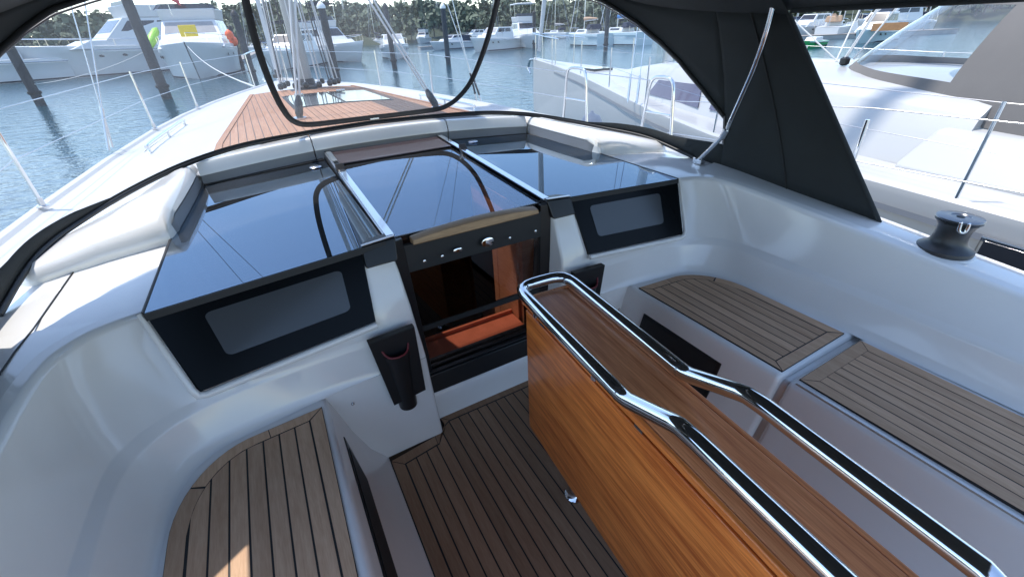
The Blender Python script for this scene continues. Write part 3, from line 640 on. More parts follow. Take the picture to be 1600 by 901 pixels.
# ------------------------------------------------------------------ cockpit table
t = thing('cockpit_table', 'varnished teak folding cockpit table with a polished steel hand rail', 'table', (.058, -.545, 0), rad(-4.2))
L = lambda *a, **k: mk(*a, parent=t, local=True, **k)
L('table_top', prism([(-.085, -.02), (-.055, 0), (.055, 0), (.085, -.02), (.085, -1.32), (-.085, -1.32)], .795, .815), VARND, bevel=.004)
for s in (-1, 1):
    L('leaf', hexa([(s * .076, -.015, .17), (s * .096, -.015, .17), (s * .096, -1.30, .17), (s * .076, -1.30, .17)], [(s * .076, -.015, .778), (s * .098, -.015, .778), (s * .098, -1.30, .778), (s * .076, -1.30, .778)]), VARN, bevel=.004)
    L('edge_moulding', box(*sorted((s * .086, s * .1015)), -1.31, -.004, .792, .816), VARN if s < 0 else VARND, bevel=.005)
    for yy in (-.12, -.62, -1.12): L('hinge', box(*sorted((s * .088, s * .0975)), yy - .03, yy, .7785, .7915), STEELD)
L('end_moulding', box(-.100, .100, -.0035, .0115, .786, .8165), VARND, bevel=.005)
L('end_panel', box(-.0755, .0755, -.040, -.018, .18, .794), VARN, bevel=.003)
L('carcass', box(-.0745, .0745, -1.28, -.045, .30, .794), VARND)
for yy in (-.285, -1.15): 
    L('foot', lathe([(.040, 0), (.040, .008), (.030, .016), (.022, .03), (.021, .30)], (-.03, yy, .001), 20), STEEL, smooth=40)
zf, zr = .838, .915
path = [(-.10, -1.235, .80), (-.10, -1.235, .86), (-.10, -1.215, .900), (-.10, -1.17, zr), (-.10, -1.0, zr), (-.10, -.80, zr), (-.10, -.755, zr - .003), (-.10, -.735, zr - .010), (-.10, -.60, zf + .008), (-.10, -.575, zf + .001), (-.10, -.54, zf), (-.10, -.20, zf), (-.10, -.03, zf), (-.098, .0, zf), (-.088, .026, zf), (-.068, .042, zf), (-.04, .048, zf), (0, .049, zf)]
path = path + [(-p[0], p[1], p[2]) for p in reversed(path[:-1])]
L('hand_rail', tube(path, .0215, 18), STEEL, smooth=70)
for s in (-1, 1):
    for yy in (-.10, -.45): L('rail_post', lathe([(.011, 0), (.011, .025)], (s * .10, yy, .80), 12), STEEL, smooth=50)
    L('rail_joint', lathe([(.0222, -.003), (.0222, .003)], (0, 0, 0), 16), STEELD, smooth=40)
    o = [c for c in t.children if c.name.startswith('rail_joint')][-1]; o.location = (s * .10, -.56, zf); o.rotation_euler = (rad(90), 0, 0)

# ------------------------------------------------------------------ winch on the starboard coaming
t = thing('sheet_winch', 'dark grey drum winch with a chrome top on the starboard coaming', 'winch', (1.565, -1.15, .808))
WN = mat('winch_dark_grey', (.035, .038, .043), rough=.38, var=.08, bump=.05, bscale=200)
c = (1.575, -1.15, .806)
wr = lambda P: [(r * .80, z * .86) for r, z in P]
mk('mount_ring', lathe(wr([(.126, -.02), (.126, .004), (.120, .007), (.10, .007)]), c, 40), GEL, t, smooth=40)
mk('drum', lathe(wr([(.112, .0075), (.114, .016), (.112, .028), (.100, .034), (.092, .040), (.078, .050), (.070, .066), (.066, .090), (.067, .115), (.072, .135), (.080, .148), (.083, .154), (.060, .155)]), c, 40), WN, t, smooth=35)
mk('stripper_ring', lathe(wr([(.062, .155), (.086, .157), (.091, .160), (.088, .164), (.062, .165)]), c, 40), WN, t, smooth=35)
mk('top_cap', lathe(wr([(.062, .1655), (.090, .168), (.093, .172), (.090, .1765), (.070, .180), (.040, .181), (.036, .177), (.012, .177)]), c, 40), mat('winch_top_grey', (.22, .22, .23), rough=.28, metal=.9), t, smooth=35)
arm = [(c[0] - .072 * math.cos(a) , c[1] - .072 * math.sin(a), c[2] + z) for a, z in ((.35, .152), (.38, .138), (.42, .121), (.55, .114), (.68, .121), (.70, .138), (.66, .152))]
mk('feeder_arm', tube(spline(arm, 3), .0065, 8), STEEL, t, smooth=60)
mk('socket', lathe([(.013, .1527), (.013, .1537), (.009, .1538)], c, 12), BLACKM, t)

# ------------------------------------------------------------------ sprayhood
D0 = [(0, 1.49, 1.15), (.45, 1.44, 1.145), (.8, 1.37, 1.135), (1.06, 1.24, 1.11), (1.27, 1.08, 1.07), (1.45, .82, 1.03), (1.56, .5, 1.0), (1.6, .1, .93), (1.58, -.45, .885), (1.6, -.9, .845)]
D1 = [(0, .75, 1.98), (.4, .74, 1.96), (.75, .72, 1.92), (1.0, .68, 1.87), (1.18, .6, 1.81), (1.28, .48, 1.76), (1.34, .3, 1.72), (1.36, .05, 1.69), (1.37, -.2, 1.67), (1.38, -.38, 1.66)]
def S(u, v, off=0.0):
    s = -1 if u < 0 else 1; u = abs(u)
    a = cr(D0, u); b = cr(D1, u); p = a + (b - a) * v
    d = Vector((p.x, p.y + .3, 0)).normalized()
    p = p + d * (.06 * 4 * v * (1 - v) * (1 - max(0., min(1., (u - 7.3) / 1.7))) + off); p.x *= s
    return p
VT = [(0, .95), (3.5, .95), (4.05, .95), (4.7, .92), (5.3, .875), (6.0, .77), (6.45, .67), (6.95, .51), (7.3, .36)]
def interp(T, u):
    u = abs(u)
    for (a, p), (b, q) in zip(T, T[1:]):
        if u <= b: return p + (q - p) * max(0, (u - a) / (b - a))
    return T[-1][1]
vtop = lambda u: interp(VT, u)
vbot = lambda u: interp([(0, .012), (4.6, .012), (5.2, .05), (6.45, .08), (7.15, .15), (7.3, .16)], u)
UE = 7.3
t = thing('sprayhood', 'black canvas sprayhood with wrap-around clear windows over the companionway', 'sprayhood', (0, .3, .9))
def strip(us, fa, fb, n=8): return grid([[S(u, fa(u) + (fb(u) - fa(u)) * j / n) for j in range(n + 1)] for u in us])
lin = lambda a, b, n: [a + (b - a) * i / n for i in range(n + 1)]
USIDE = 1.48
mk('side_window', strip(lin(-UE, -USIDE, 60), vbot, vtop), VINYL, t, smooth=80)
mk('centre_window', strip(lin(-USIDE, USIDE, 30), vbot, vtop), VINYL, t, smooth=80)
mk('side_window', strip(lin(USIDE, UE, 60), vbot, vtop), VINYL, t, smooth=80)
for s in (-1, 1):
    mk('side_panel', strip(lin(s * UE, s * 9, 30), lambda u: 0.0, lambda u: 1.0, 14), CANVAS, t, smooth=80, solid=.002)
    mk('corner_patch', strip(lin(s * 8.82, s * 8.995, 6), lambda u: 0.0, lambda u: .13, 6), CANVAS, t, smooth=80)
    mk('hem', tube([S(s * 9, v / 12) for v in range(13)], .010, 8), CANVAS, t, smooth=70)
    mk('window_piping', tube([S(s * UE, vbot(UE) + (vtop(UE) - vbot(UE)) * i / 6, -.004) for i in range(7)], .006, 6), mat('grey_piping', (.22, .21, .22), rough=.5), t, smooth=70)
    mk('seam', tube([S(s * 8.05, v / 12, -.004) for v in range(13)], .0035, 6), BLACKM, t, smooth=70)
mk('window_band', strip(lin(-UE, UE, 130), lambda u: vtop(u), lambda u: 1.0, 4), CANVAS, t, smooth=80, solid=.002)
mk('foot_band', strip(lin(-UE, UE, 130), lambda u: -.012, lambda u: vbot(u), 2), CANVAS, t, smooth=80, solid=.002)
mk('foot_track', tube([S(u, -.012, -.006) for u in lin(-6.9, 6.9, 100)], .011, 8), BLACK, t, smooth=70)
mk('top_piping', tube([S(u, vtop(u), -.005) for u in lin(-UE, UE, 120)], .010, 8), BLACKM, t, smooth=70)
mk('top_piping', tube([S(u, vtop(u) - .022, -.004) for u in lin(-UE, UE, 120)], .0035, 6), mat('grey_piping'), t, smooth=70)
zp = [(-1.48, .95), (-1.45, .83), (-1.40, .61), (-1.32, .36), (-1.24, .20), (-1.14, .105), (-.95, .058), (-.5, .042), (.2, .036), (.9, .052), (1.15, .085), (1.34, .155), (1.50, .27), (1.60, .45), (1.65, .64), (1.66, .82), (1.67, .95)]
zs = [cr([(a, b, 0) for a, b in zp], i / 5) for i in range((len(zp) - 1) * 5 + 1)]
zip_pts = [S(p.x, p.y, -.006) for p in zs]
rows = []
for i, p in enumerate(zip_pts):
    q = zip_pts[min(i + 1, len(zip_pts) - 1)]; r = zip_pts[max(i - 1, 0)]
    tg = (q - r).normalized(); nn = Vector((p.x * .3, p.y + 1.5, 1.2)).normalized(); sd = tg.cross(nn).normalized() * .017
    rows.append([p - sd, p + sd])
mk('zip_band', grid(rows), BLACKM, t, smooth=80, solid=.004)
mk('zip_slider', box(-.03, .03, 1.462, 1.475, 1.165, 1.176), STEELD, t, bevel=.002)
# roof back to the main hoop
def arch(u):
    k = abs(u) / 9; x = 1.38 * math.sin(k * math.pi / 2) ** .9 if k < 1 else 1.38
    return Vector((math.copysign(x, u), -.395 + .015 * k, 1.66 + .41 * (1 - (x / 1.38) ** 2.3)))
rows = []
for i in range(55):
    u = -9 + 18 * i / 54; a = S(u, 1.0); b = arch(u)
    rows.append([lerp(a, b, w / 5) for w in range(6)])
mk('roof', grid(rows), CANVAS, t, smooth=80, solid=.002)
hp = [(1.515, .035, .945), (1.508, .0, .985), (1.488, -.085, 1.075), (1.472, -.135, 1.135), (1.452, -.165, 1.20), (1.425, -.215, 1.32), (1.395, -.265, 1.44), (1.372, -.30, 1.56), (1.360, -.315, 1.66), (1.345, -.322, 1.74), (1.30, -.33, 1.82), (1.15, -.335, 1.93), (.8, -.34, 2.0), (.4, -.345, 2.03), (0, -.345, 2.04)]
hp = spline(hp, 3); hoop = hp + [(-p[0] - .07 * max(0, min(1, (1.35 - p[2]) / .4)), p[1] - .10 * max(0, min(1, (1.35 - p[2]) / .4)), p[2]) for p in reversed(hp[:-1])]
mk('main_hoop', tube(hoop, .0125, 12), STEEL, t, smooth=70)
for s in (-1, 1):
    dx, dy = (0, 0) if s > 0 else (.07, -.10)
    mk('hoop_foot', box(*sorted((s * (1.495 + dx), s * (1.535 + dx))), .005 + dy, .065 + dy, .922, .95), STEELD, t, bevel=.004)
    if s > 0: mk('hoop_clamp', tube([(1.484, -.115, 1.105), (1.470, -.142, 1.150)], .019, 12), STEELD, t, smooth=50)

# canvas cover over the forward cockpit, shortened aft to let skylight in
t = thing('bimini', 'black canvas cockpit cover whose side hem runs aft from the sprayhood', 'bimini', (0, -1.2, 1.66))
rows = []
for j in range(6):
    y = -.36 - j * .36
    rows.append([(arch(-9 + 18 * i / 36).x, y, arch(-9 + 18 * i / 36).z + .012) for i in range(37)])
mk('cover', grid(rows), CANVAS, t, smooth=80, solid=.002)
for s in (-1, 1): mk('hem', tube([(s * 1.38, -.39, 1.672), (s * 1.38, -1.0, 1.671), (s * 1.38, -1.6, 1.67), (s * 1.38, -2.16, 1.67)], .012, 10), CANVAS, t, smooth=70)
for yy in (-2.13,):
    mk('hoop', tube([(arch(u).x * .985, yy, arch(u).z - .015) for u in lin(-9, 9, 30)] , .0125, 10), STEEL, t, smooth=70)
    for s in (-1, 1): mk('hoop_leg', tube([(s * 1.36, yy, 1.655), (s * 1.60, yy - .4, .70)], .0125, 10), STEEL, t, smooth=70)

# ================================================================== ON DECK AHEAD OF THE WINDSCREEN
t = thing('deck_hatch', 'flush dark glass hatch set into the teak in front of the mast shadow', 'deck hatch', (.15, 3.9, 1.07))
hzf = lambda x, y: coach(x, y) + .012
for x0, x1 in ((-.32, .13), (.16, .61)):
    mk('pane', slab([(x0, 3.31, hzf(x0, 3.31)), (x1, 3.31, hzf(x1, 3.31)), (x1, 4.54, hzf(x1, 4.54)), (x0, 4.54, hzf(x0, 4.54))], .012), DKGLASS, t)
    mk('hinge', box(x0 + .1, x0 + .2, 4.40, 4.45, hzf(x0, 4.4) + .0015, hzf(x0, 4.4) + .02), STEELD, t, bevel=.004)
mk('hatch_frame', prism([(-.345, 3.285), (.635, 3.285), (.635, 4.565), (-.345, 4.565)], lambda x, y: coach(x, y) + .001, lambda x, y: coach(x, y) + .0065), BLACKM, t)
t = thing('mast', 'silver aluminium mast with halyards led down to its foot', 'mast', (.06, 5.45, 1.05))
mz = coach(0, 5.4)
mk('mast_tube', grid([[(.06 + .085 * math.cos(a), 5.45 + .13 * math.sin(a), z) for a in [2 * math.pi * k / 24 for k in range(24)]] for z in (mz, mz + 2, mz + 6, mz + 18)], True), mat('mast_grey', (.30, .30, .31), rough=.35, metal=.5), t, smooth=60)
mk('mast_collar', grid([[(.06 + r * .09 * math.cos(a), 5.45 + r * .135 * math.sin(a), z) for a in [2 * math.pi * k / 24 for k in range(24)]] for r, z in ((1.9, mz + .004), (1.85, mz + .03), (1.25, mz + .05), (1.05, mz + .12))], True), BLACKM, t, smooth=50)
mk('gooseneck', tube([(.06, 5.32, mz + 1.35), (.06, 5.05, mz + 1.36)], .05, 10), ALU, t, smooth=50)
random.seed(4)
for k in range(16):
    a = rad(-200 + k * 25); r0 = .20 + .10 * random.random(); r1 = .12
    p0 = (.06 + r0 * 1.4 * math.cos(a), 5.38 + r0 * 1.1 * math.sin(a), mz + .07)
    p1 = (.06 + r1 * math.cos(a), 5.40 + r1 * 1.2 * math.sin(a), mz + 2.6 + random.random() * 1.2)
    mk('halyard', tube([p0, lerp(p0, p1, .5), p1, (p1[0], p1[1], mz + 14)], .006 + .004 * random.random(), 6), ROPE if k % 3 else ROPED, t, smooth=60)
    mk('block', lathe([(.022, -.035), (.034, -.02), (.034, .02), (.022, .035)], (p0[0], p0[1], p0[2] - .01), 10), BLACK, t, smooth=40)
t = thing('boom', 'aluminium boom with a folded mainsail above the sprayhood', 'boom', (.06, 2.5, 2.6))
mk('boom_tube', tube([(.06, 5.3, mz + 1.42), (.06, -1.2, mz + 1.72)], .085, 16), ALU, t, smooth=60)
mk('sail_cover', grid([[(.06 + w * (.17 - .05 * abs(y - 3) / 4), y, mz + 1.50 + (5.3 - y) * .046 + h) for w, h in ((-.5, .0), (-.95, .08), (-1, .2), (-.55, .36), (-.1, .42), (.1, .42), (.55, .36), (1, .2), (.95, .08), (.5, 0))] for y in (5.15, 4, 2.5, 1, -.5, -1.1)], True), mat('white_sail_cover', (.66, .66, .65), rough=.8, var=.05, vscale=3, bump=.2, bscale=12), t, smooth=60)
for base, lab in (((-.38, 2.52), 'mainsheet leg rising from the block left of the windscreen centre'), ((.80, 2.40), 'mainsheet leg rising from the black block right of the windscreen centre')):
    z0 = coach(*base); t = thing('mainsheet', lab, 'mainsheet', (base[0], base[1], z0))
    top = Vector((.03, 2.95, 2.80)); b0 = Vector((base[0], base[1], z0))
    d = (top - b0).normalized()
    mk('block', tube([b0 + d * .0, b0 + d * .05, b0 + d * .14, b0 + d * .19], [.014, .032, .032, .016], 12), BLACK, t, smooth=50)
    mk('deck_pad', lathe([(.06, 0), (.06, .012), (.03, .02)], (base[0], base[1], z0 + .008), 16), STEELD, t, smooth=40)
    for k in (-1, 1): mk('rope', tube([b0 + d * .17 + Vector((.012 * k, 0, 0)), top + Vector((.03 * k, 0, 0))], .0085, 8), ROPE, t, smooth=60)
# shrouds, stanchions, hand rails
def wires(name, label, cat, lines, m, group=None):
    t = thing(name, label, cat, tuple(lines[0][0][0]), group=group)
    for pts, r, nm, mm in lines: mk(nm, tube(pts, r, 8), mm or m, t, smooth=60)
    return t
for s, lab in ((-1, 'pair of port shrouds with turnbuckles at the deck edge'), (1, 'pair of starboard shrouds with black-sleeved turnbuckles at the deck edge')):
    L_ = []
    for dy, tx, tz in ((0, .8, 9.5), (-.16, .55, 7.0)):
        b0 = Vector((s * 2.02, 4.15 + dy, side_z(4.1) + .03)); tp = Vector((s * tx, 5.3, tz)); d = (tp - b0).normalized()
        L_ += [([b0, b0 + d * .12], .013, 'chainplate', None), ([b0 + d * .12, b0 + d * .38], .014, 'turnbuckle', BLACK if s > 0 else None), ([b0 + d * .38, tp], .0055, 'shroud_wire', None)]
    wires('shroud', lab, 'shrouds', L_, STEELD)
st_y = [(6.9, 1.42), (5.25, 1.79), (2.3 + .0, 2.10), (-.45, 2.22)]
names = {(-1, 0): 'port stanchion farthest forward beside the bow', (-1, 1): 'port stanchion just ahead of the shrouds', (-1, 2): 'port stanchion abeam of the sprayhood corner', (-1, 3): 'port stanchion abeam of the cockpit',
         (1, 0): 'starboard stanchion farthest forward, thin against the blue water', (1, 1): 'starboard stanchion just ahead of the shrouds', (1, 3): 'starboard stanchion seen beyond the canvas side panel'}
for s in (-1, 1):
    for k, (y, x) in enumerate(st_y):
        if s > 0 and k == 2: continue
        z0 = side_z(y) + .01
        t = thing('stanchion', names[(s, k)], 'stanchion', (s * x, y, z0))
        mk('post', tube([(s * x, y, z0), (s * x, y, z0 + .62)], .0125, 10), STEEL, t, smooth=60)
        mk('socket', lathe([(.035, 0), (.035, .006), (.018, .012), (.018, .06)], (s * x, y, z0), 12), STEELD, t, smooth=40)
for k, (ya, yb, lab) in enumerate(((2.32, 1.97, 'forward steel gate hoop on the starboard deck edge'), (1.17, .88, 'after steel gate hoop on the starboard deck edge'))):
    x = 2.18; z0 = edge_z(2, 1); zt = 1.30 - .02 * k; m_ = (ya + yb) / 2; t = thing('gate_hoop', lab, 'gate hoop', (x, m_, z0))
    P = [(x, ya + .03, z0), (x, ya, z0 + .25), (x, ya - .02, zt - .07), (x, ya - .06, zt - .012), (x, m_, zt), (x, yb + .06, zt - .012), (x, yb + .02, zt - .07), (x, yb, z0 + .25), (x, yb - .03, z0)]
    mk('hoop', tube(spline(P, 4), .0135, 12), STEEL, t, smooth=70)
    mk('cross_bar', tube([(x, ya - .012, z0 + .22), (x, yb + .012, z0 + .22)], .009, 8), STEEL, t, smooth=60)
lf = {}
for s, lab in ((-1, 'port lifelines running from the bow past the stanchions'), (1, 'starboard lifelines running forward from the gate hoop')):
    L_ = []
    for h in (.60, .32):
        if s < 0: pts = [(s * .5, 9.6, side_z(9) + h)] + [(s * x, y, side_z(y) + h) for y, x in st_y] + [(s * 2.2, -3, side_z(0) + h)]
        else: pts = [(.5, 9.6, side_z(9) + h)] + [(x, y, side_z(y) + h) for y, x in st_y[:2]] + [(2.18, 2.30, side_z(2) + h * .85)]
        L_.append((pts, .0032, 'lifeline_wire', None))
    if s > 0:
        L_.append(([(2.18, 2.0, 1.27), (2.18, 1.14, 1.25)], .004, 'gate_wire', None))
        for h in (.60, .32): L_.append(([(2.18, .9, side_z(0) + h * .85), (2.22, -.45, side_z(0) + h), (2.2, -3, side_z(0) + h)], .0032, 'lifeline_wire', None))
    wires('lifelines', lab, 'lifelines', L_, STEELD)
for s, lab in ((-1, 'low steel hand rail on the port side of the coachroof'), (1, 'low steel hand rail on the starboard side of the coachroof')):
    t = thing('deck_handrail', lab, 'hand rail', (s * 1.6, 4.2, .86))
    ya, yb = (3.35, 4.75); xa, xb = 1.60, 1.42; za, zb = .80, .82
    P = [(s * xa, ya, za), (s * xa, ya + .01, za + .07), (s * xa, ya + .05, za + .09), (s * (xa + xb) / 2, (ya + yb) / 2, (za + zb) / 2 + .095), (s * xb, yb - .05, zb + .09), (s * xb, yb - .01, zb + .07), (s * xb, yb, zb)]
    mk('bar', tube(spline(P, 3), .0135, 10), STEEL, t, smooth=70)
    mk('middle_post', tube([(s * (xa + xb) / 2, 4.05, za - .02), (s * (xa + xb) / 2, 4.05, za + .1)], .011, 8), STEEL, t, smooth=60)
t = thing('pulpit', 'steel bow pulpit at the far end of the foredeck', 'pulpit', (0, 9.9, .85))
mk('top_rail', tube(spline([(-.55, 9.3, 1.42), (-.38, 9.9, 1.46), (-.15, 10.4, 1.48), (.15, 10.4, 1.48), (.38, 9.9, 1.46), (.55, 9.3, 1.42)], 4), .0135, 8), STEEL, t, smooth=60)
for x, y in ((-.52, 9.35), (.52, 9.35), (-.2, 10.2), (.2, 10.2)): mk('leg', tube([(x, y, .84), (x, y, 1.44)], .0125, 8), STEEL, t, smooth=60)
t = thing('furled_headsail', 'furled white headsail on the forestay above the bow', 'headsail', (0, 10.2, .9))
mk('sail_roll', tube([(0, 10.15, 1.1), (.02, 9.2, 4.5), (.04, 6.6, 14)], [.035, .055, .04], 12), mat('furled_sail_cloth', (.62, .62, .63), rough=.85, var=.06, vscale=4), t, smooth=60)
mk('furler_drum', lathe([(.05, -.08), (.10, -.07), (.10, 0), (.05, .01), (.03, .12)], (0, 10.17, 1.0), 16), BLACK, t, smooth=40)

# ================================================================== THE YACHT ALONGSIDE TO STARBOARD
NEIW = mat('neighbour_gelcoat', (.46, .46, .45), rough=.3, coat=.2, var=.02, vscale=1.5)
NB = [(-7.5, 1.75, .33), (-4, 2.15, .32), (-1.3, 2.30, .33), (.1, 2.27, .34), (1.9, 2.17, .36), (3.46, 1.90, .42), (5.27, 1.46, .50), (7.86, .80, .60), (10.2, .34, .68), (12.4, .03, .76)]
t = thing('neighbour_yacht', 'large white sailing yacht moored close alongside to starboard with taupe sprayhood', 'sailing yacht', (6.3, 0, WATER_Z), rad(-8))
def N(name, vf, m, parent=None, **k): return mk(name, ([(p[0], p[1], p[2] - WATER_Z) for p in vf[0]], vf[1]), m, parent or t, local=True, **k)
rows = []; drows = []
for y, b, z in NB:
    rows.append([(-b * .78, y, WATER_Z - .2), (-b * .93 - .02, y, WATER_Z + .4), (-b, y, z - .06), (-b + .005, y, z), (-b + .04, y, z + .03), (-b + .07, y, z + .025)])
    drows.append([(-b + .06, y, z + .005), (-b * .5, y, z + .03), (0, y, z + .05), (b * .5, y, z + .03), (b - .06, y, z + .005), (b, y, z + .02), (b, y, z - .06), (b * .78, y, WATER_Z - .2)])
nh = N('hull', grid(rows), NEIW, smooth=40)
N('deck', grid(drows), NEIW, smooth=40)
N('hull_stripe', grid([[(-b - .004, y, z - .16), (-b - .004, y, z - .21)] for y, b, z in NB if y < 12]), GREYGEL, nh)
CS = ((7.6, .30, .60), (6.7, .58, .72), (5.7, .90, .87), (4.6, 1.14, .98), (3.4, 1.30, 1.03), (2.0, 1.40, 1.05), (.6, 1.44, 1.01), (-.4, 1.44, .96))
zfoot = lambda y: .36 + .03 * max(0, y - 2)
crows = []
for y, hw, zt in CS:
    zb = zfoot(y); crows.append([(s_ * hw * k, y, z) for s_, k, z in ((-1, 1.12, zb), (-1, 1.0, zb + (zt - zb) * .78), (-1, .92, zt - .03), (-1, .6, zt + .02), (-1, 0, zt + .05), (1, .6, zt + .02), (1, .92, zt - .03), (1, 1.0, zb + (zt - zb) * .78), (1, 1.12, zb))])
v, f = grid(crows); f += [tuple(range(9)), tuple(range(len(v) - 9, len(v)))]
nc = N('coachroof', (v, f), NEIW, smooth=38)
def cab(y, k):      # point just proud of the port side of that coachroof, k = 0 foot .. 1 shoulder
    for (ya, ha, za), (yb, hb, zb_) in zip(CS, CS[1:]):
        if yb <= y <= ya:
            w = (ya - y) / (ya - yb); hw = ha + (hb - ha) * w; zt = za + (zb_ - za) * w; zb0 = zfoot(y)
            return Vector((-hw * (1.12 - .12 * k) - .010, y, zb0 + (zt - zb0) * .78 * k))
PURP = mat('purple_tinted_glass', (.10, .09, .14), rough=.08)
N('window', slab([cab(4.45, .25), cab(4.25, .80), cab(3.05, .82), cab(2.95, .22)], .012), PURP, nc)
N('window', slab([cab(2.7, .25), cab(2.7, .80), cab(1.5, .80), cab(1.5, .25)], .012), PURP, nc)
N('hull_window', slab([(-2.312, -1.14, -.02), (-2.312, -1.14, .14), (-2.30, -1.9, .14), (-2.30, -1.9, -.02)], .015), DKGLASS, nh, bevel=.02)
N('window_frame', tube([(-2.316, -1.12, -.04), (-2.316, -1.12, .16), (-2.304, -1.92, .16), (-2.304, -1.92, -.04)], .012, 6, True), STEELD, nh)
for s in (-1, 1):
    N('cockpit_coaming', hexa([(s * 1.75, .0, .33), (s * 1.0, -.3, .33), (s * 1.0, -5.5, .33), (s * 1.75, -5.5, .33)], [(s * 1.52, -.15, .72), (s * 1.2, -.3, .75), (s * 1.2, -5.5, .66), (s * 1.50, -5.5, .64)]), NEIW, bevel=.06, bseg=3)
H0 = [(0, 1.75, 1.06), (.55, 1.52, 1.02), (1.0, .95, .935), (1.25, .2, .85), (1.40, -.6, .74), (1.45, -1.6, .70)]
H1 = [(0, .78, 1.76), (.45, .70, 1.75), (.82, .42, 1.72), (.98, .0, 1.69), (1.05, -.6, 1.67), (1.06, -1.6, 1.67)]
def HS(u, v):
    s = -1 if u < 0 else 1; a = cr(H0, abs(u)); b = cr(H1, abs(u)); p = a + (b - a) * v
    p = p + Vector((p.x, p.y + .6, 0)).normalized() * .05 * 4 * v * (1 - v)
    return Vector((s * p.x, p.y, p.z))
hgrid = lambda us, a, b, n=6: grid([[HS(u, a(u) + (b(u) - a(u)) * j / n) for j in range(n + 1)] for u in us])
hb = lambda u: .17 + .05 * max(0, abs(u) - 1.2); ht = lambda u: .97
UN = 3.2
N('hood_window', hgrid(lin(-UN, UN, 40), hb, ht), VINYL, smooth=80)
N('hood_band', hgrid(lin(-UN, UN, 40), lambda u: -.02, hb, 3), COVERT, smooth=80)
N('hood_band', hgrid(lin(-UN, UN, 40), ht, lambda u: 1.0, 2), COVERT, smooth=80)
for s in (-1, 1): N('hood_side', hgrid(lin(s * UN, s * 5, 16), lambda u: -.02, lambda u: 1.0, 8), COVERT, smooth=80)
N('hood_roof', grid([[lerp(HS(u, 1), (HS(u, 1).x, -1.7, 1.67 + .25 * (1 - (HS(u, 1).x / 1.07) ** 2)), w / 4) for w in range(5)] for u in lin(-5, 5, 40)]), COVERT, smooth=80)
N('sheet_block', lathe([(.03, -.05), (.055, -.03), (.055, .03), (.03, .05)], (-.45, 1.62, 1.13), 12), BLACK, smooth=40)
for p, q in (((-.48, 1.62, 1.15), (-.1, 1.0, 3.4)), ((-.42, 1.64, 1.15), (.25, 1.2, 3.4)), ((-.5, 1.7, 1.12), (.9, 2.4, 2.6)), ((-.4, 1.55, 1.15), (.1, .6, 3.4)), ((-.3, 1.8, 1.1), (-1.0, 4.2, 2.9))):
    N('rope', tube([p, q], .010, 6), ROPE)
N('mast_tube', tube([(0, 5.6, .90), (0, 5.6, 19)], .11, 16), ALU, smooth=60)
N('boom_tube', tube([(0, 5.4, 2.7), (0, -2.0, 2.9)], .09, 12), ALU, smooth=60)
N('headsail_roll', tube([(.0, 12.0, 1.0), (0, 10.8, 5), (0, 6.3, 18)], [.05, .10, .06], 10), mat('furled_sail_cloth'), smooth=60)
STN = ((-3.4, 2.16), (-.83, 2.24), (1.9, 2.12), (3.9, 1.74), (5.75, 1.28), (7.9, .74), (10.2, .30))
nz = lambda y: next(za + (zb_ - za) * (y - ya) / (yb - ya) for (ya, _, za), (yb, _, zb_) in zip(NB, NB[1:]) if ya <= y <= yb)
for y, b in STN:
    for s in (-1, 1): N('stanchion', tube([(s * b, y, nz(y)), (s * b, y, nz(y) + .74)], .0135, 8), STEEL, smooth=60)
for h in (.73, .40):
    for s in (-1, 1): N('lifeline_wire', tube([(s * .08, 12.2, .76 + h)] + [(s * b, y, nz(y) + h) for y, b in reversed(STN)] + [(s * 1.9, -6.5, .33 + h)], .003, 6), STEELD)
N('pulpit', tube(spline([(-.42, 9.8, 1.36), (-.28, 11.0, 1.42), (-.08, 12.3, 1.5), (.08, 12.3, 1.5), (.28, 11.0, 1.42), (.42, 9.8, 1.36)], 4), .0145, 8), STEEL, smooth=60)
for x, y in ((-.36, 10.3), (.36, 10.3), (-.12, 12.0), (.12, 12.0)): N('pulpit_leg', tube([(x, y, .68), (x, y, 1.45)], .0135, 8), STEEL, smooth=60)
for dy in (0, .26):
    N('shroud_wire', tube([(-1.84, 4.0 + dy, .46), (-.5, 5.5, 9)], .008, 6), STEELD)
    N('turnbuckle', tube([(-1.835, 4.005 + dy, .48), (-1.775, 4.07 + dy, .90)], .02, 8), STEELD)
N('anchor', tube([(.05, 12.1, .78), (0, 12.75, .72), (0, 12.95, .48), (0, 12.75, .30)], [.03, .035, .06, .015], 8), STEELD, smooth=50)
N('deck_hatch', box(-.30, .25, 8.0, 8.55, .63, .70), DKGLASS, bevel=.01)
N('grab_rail', tube(spline([(-1.05, 3.9, 1.0), (-1.06, 3.8, 1.08), (-1.15, 2.7, 1.12), (-1.2, 1.9, 1.12), (-1.2, 1.8, 1.04)], 3), .014, 8), STEEL, smooth=60)
t2 = tag(mk('round_fender', lathe([(.02, .0), (.10, .02), (.135, .08), (.135, .14), (.10, .21), (.03, .24), (.015, .27)], (2.85, 2.7, .50), 16), mat('grey_fender', (.35, .35, .37), rough=.5), smooth=50), 'grey ball fender hanging between the two yachts', 'fender')

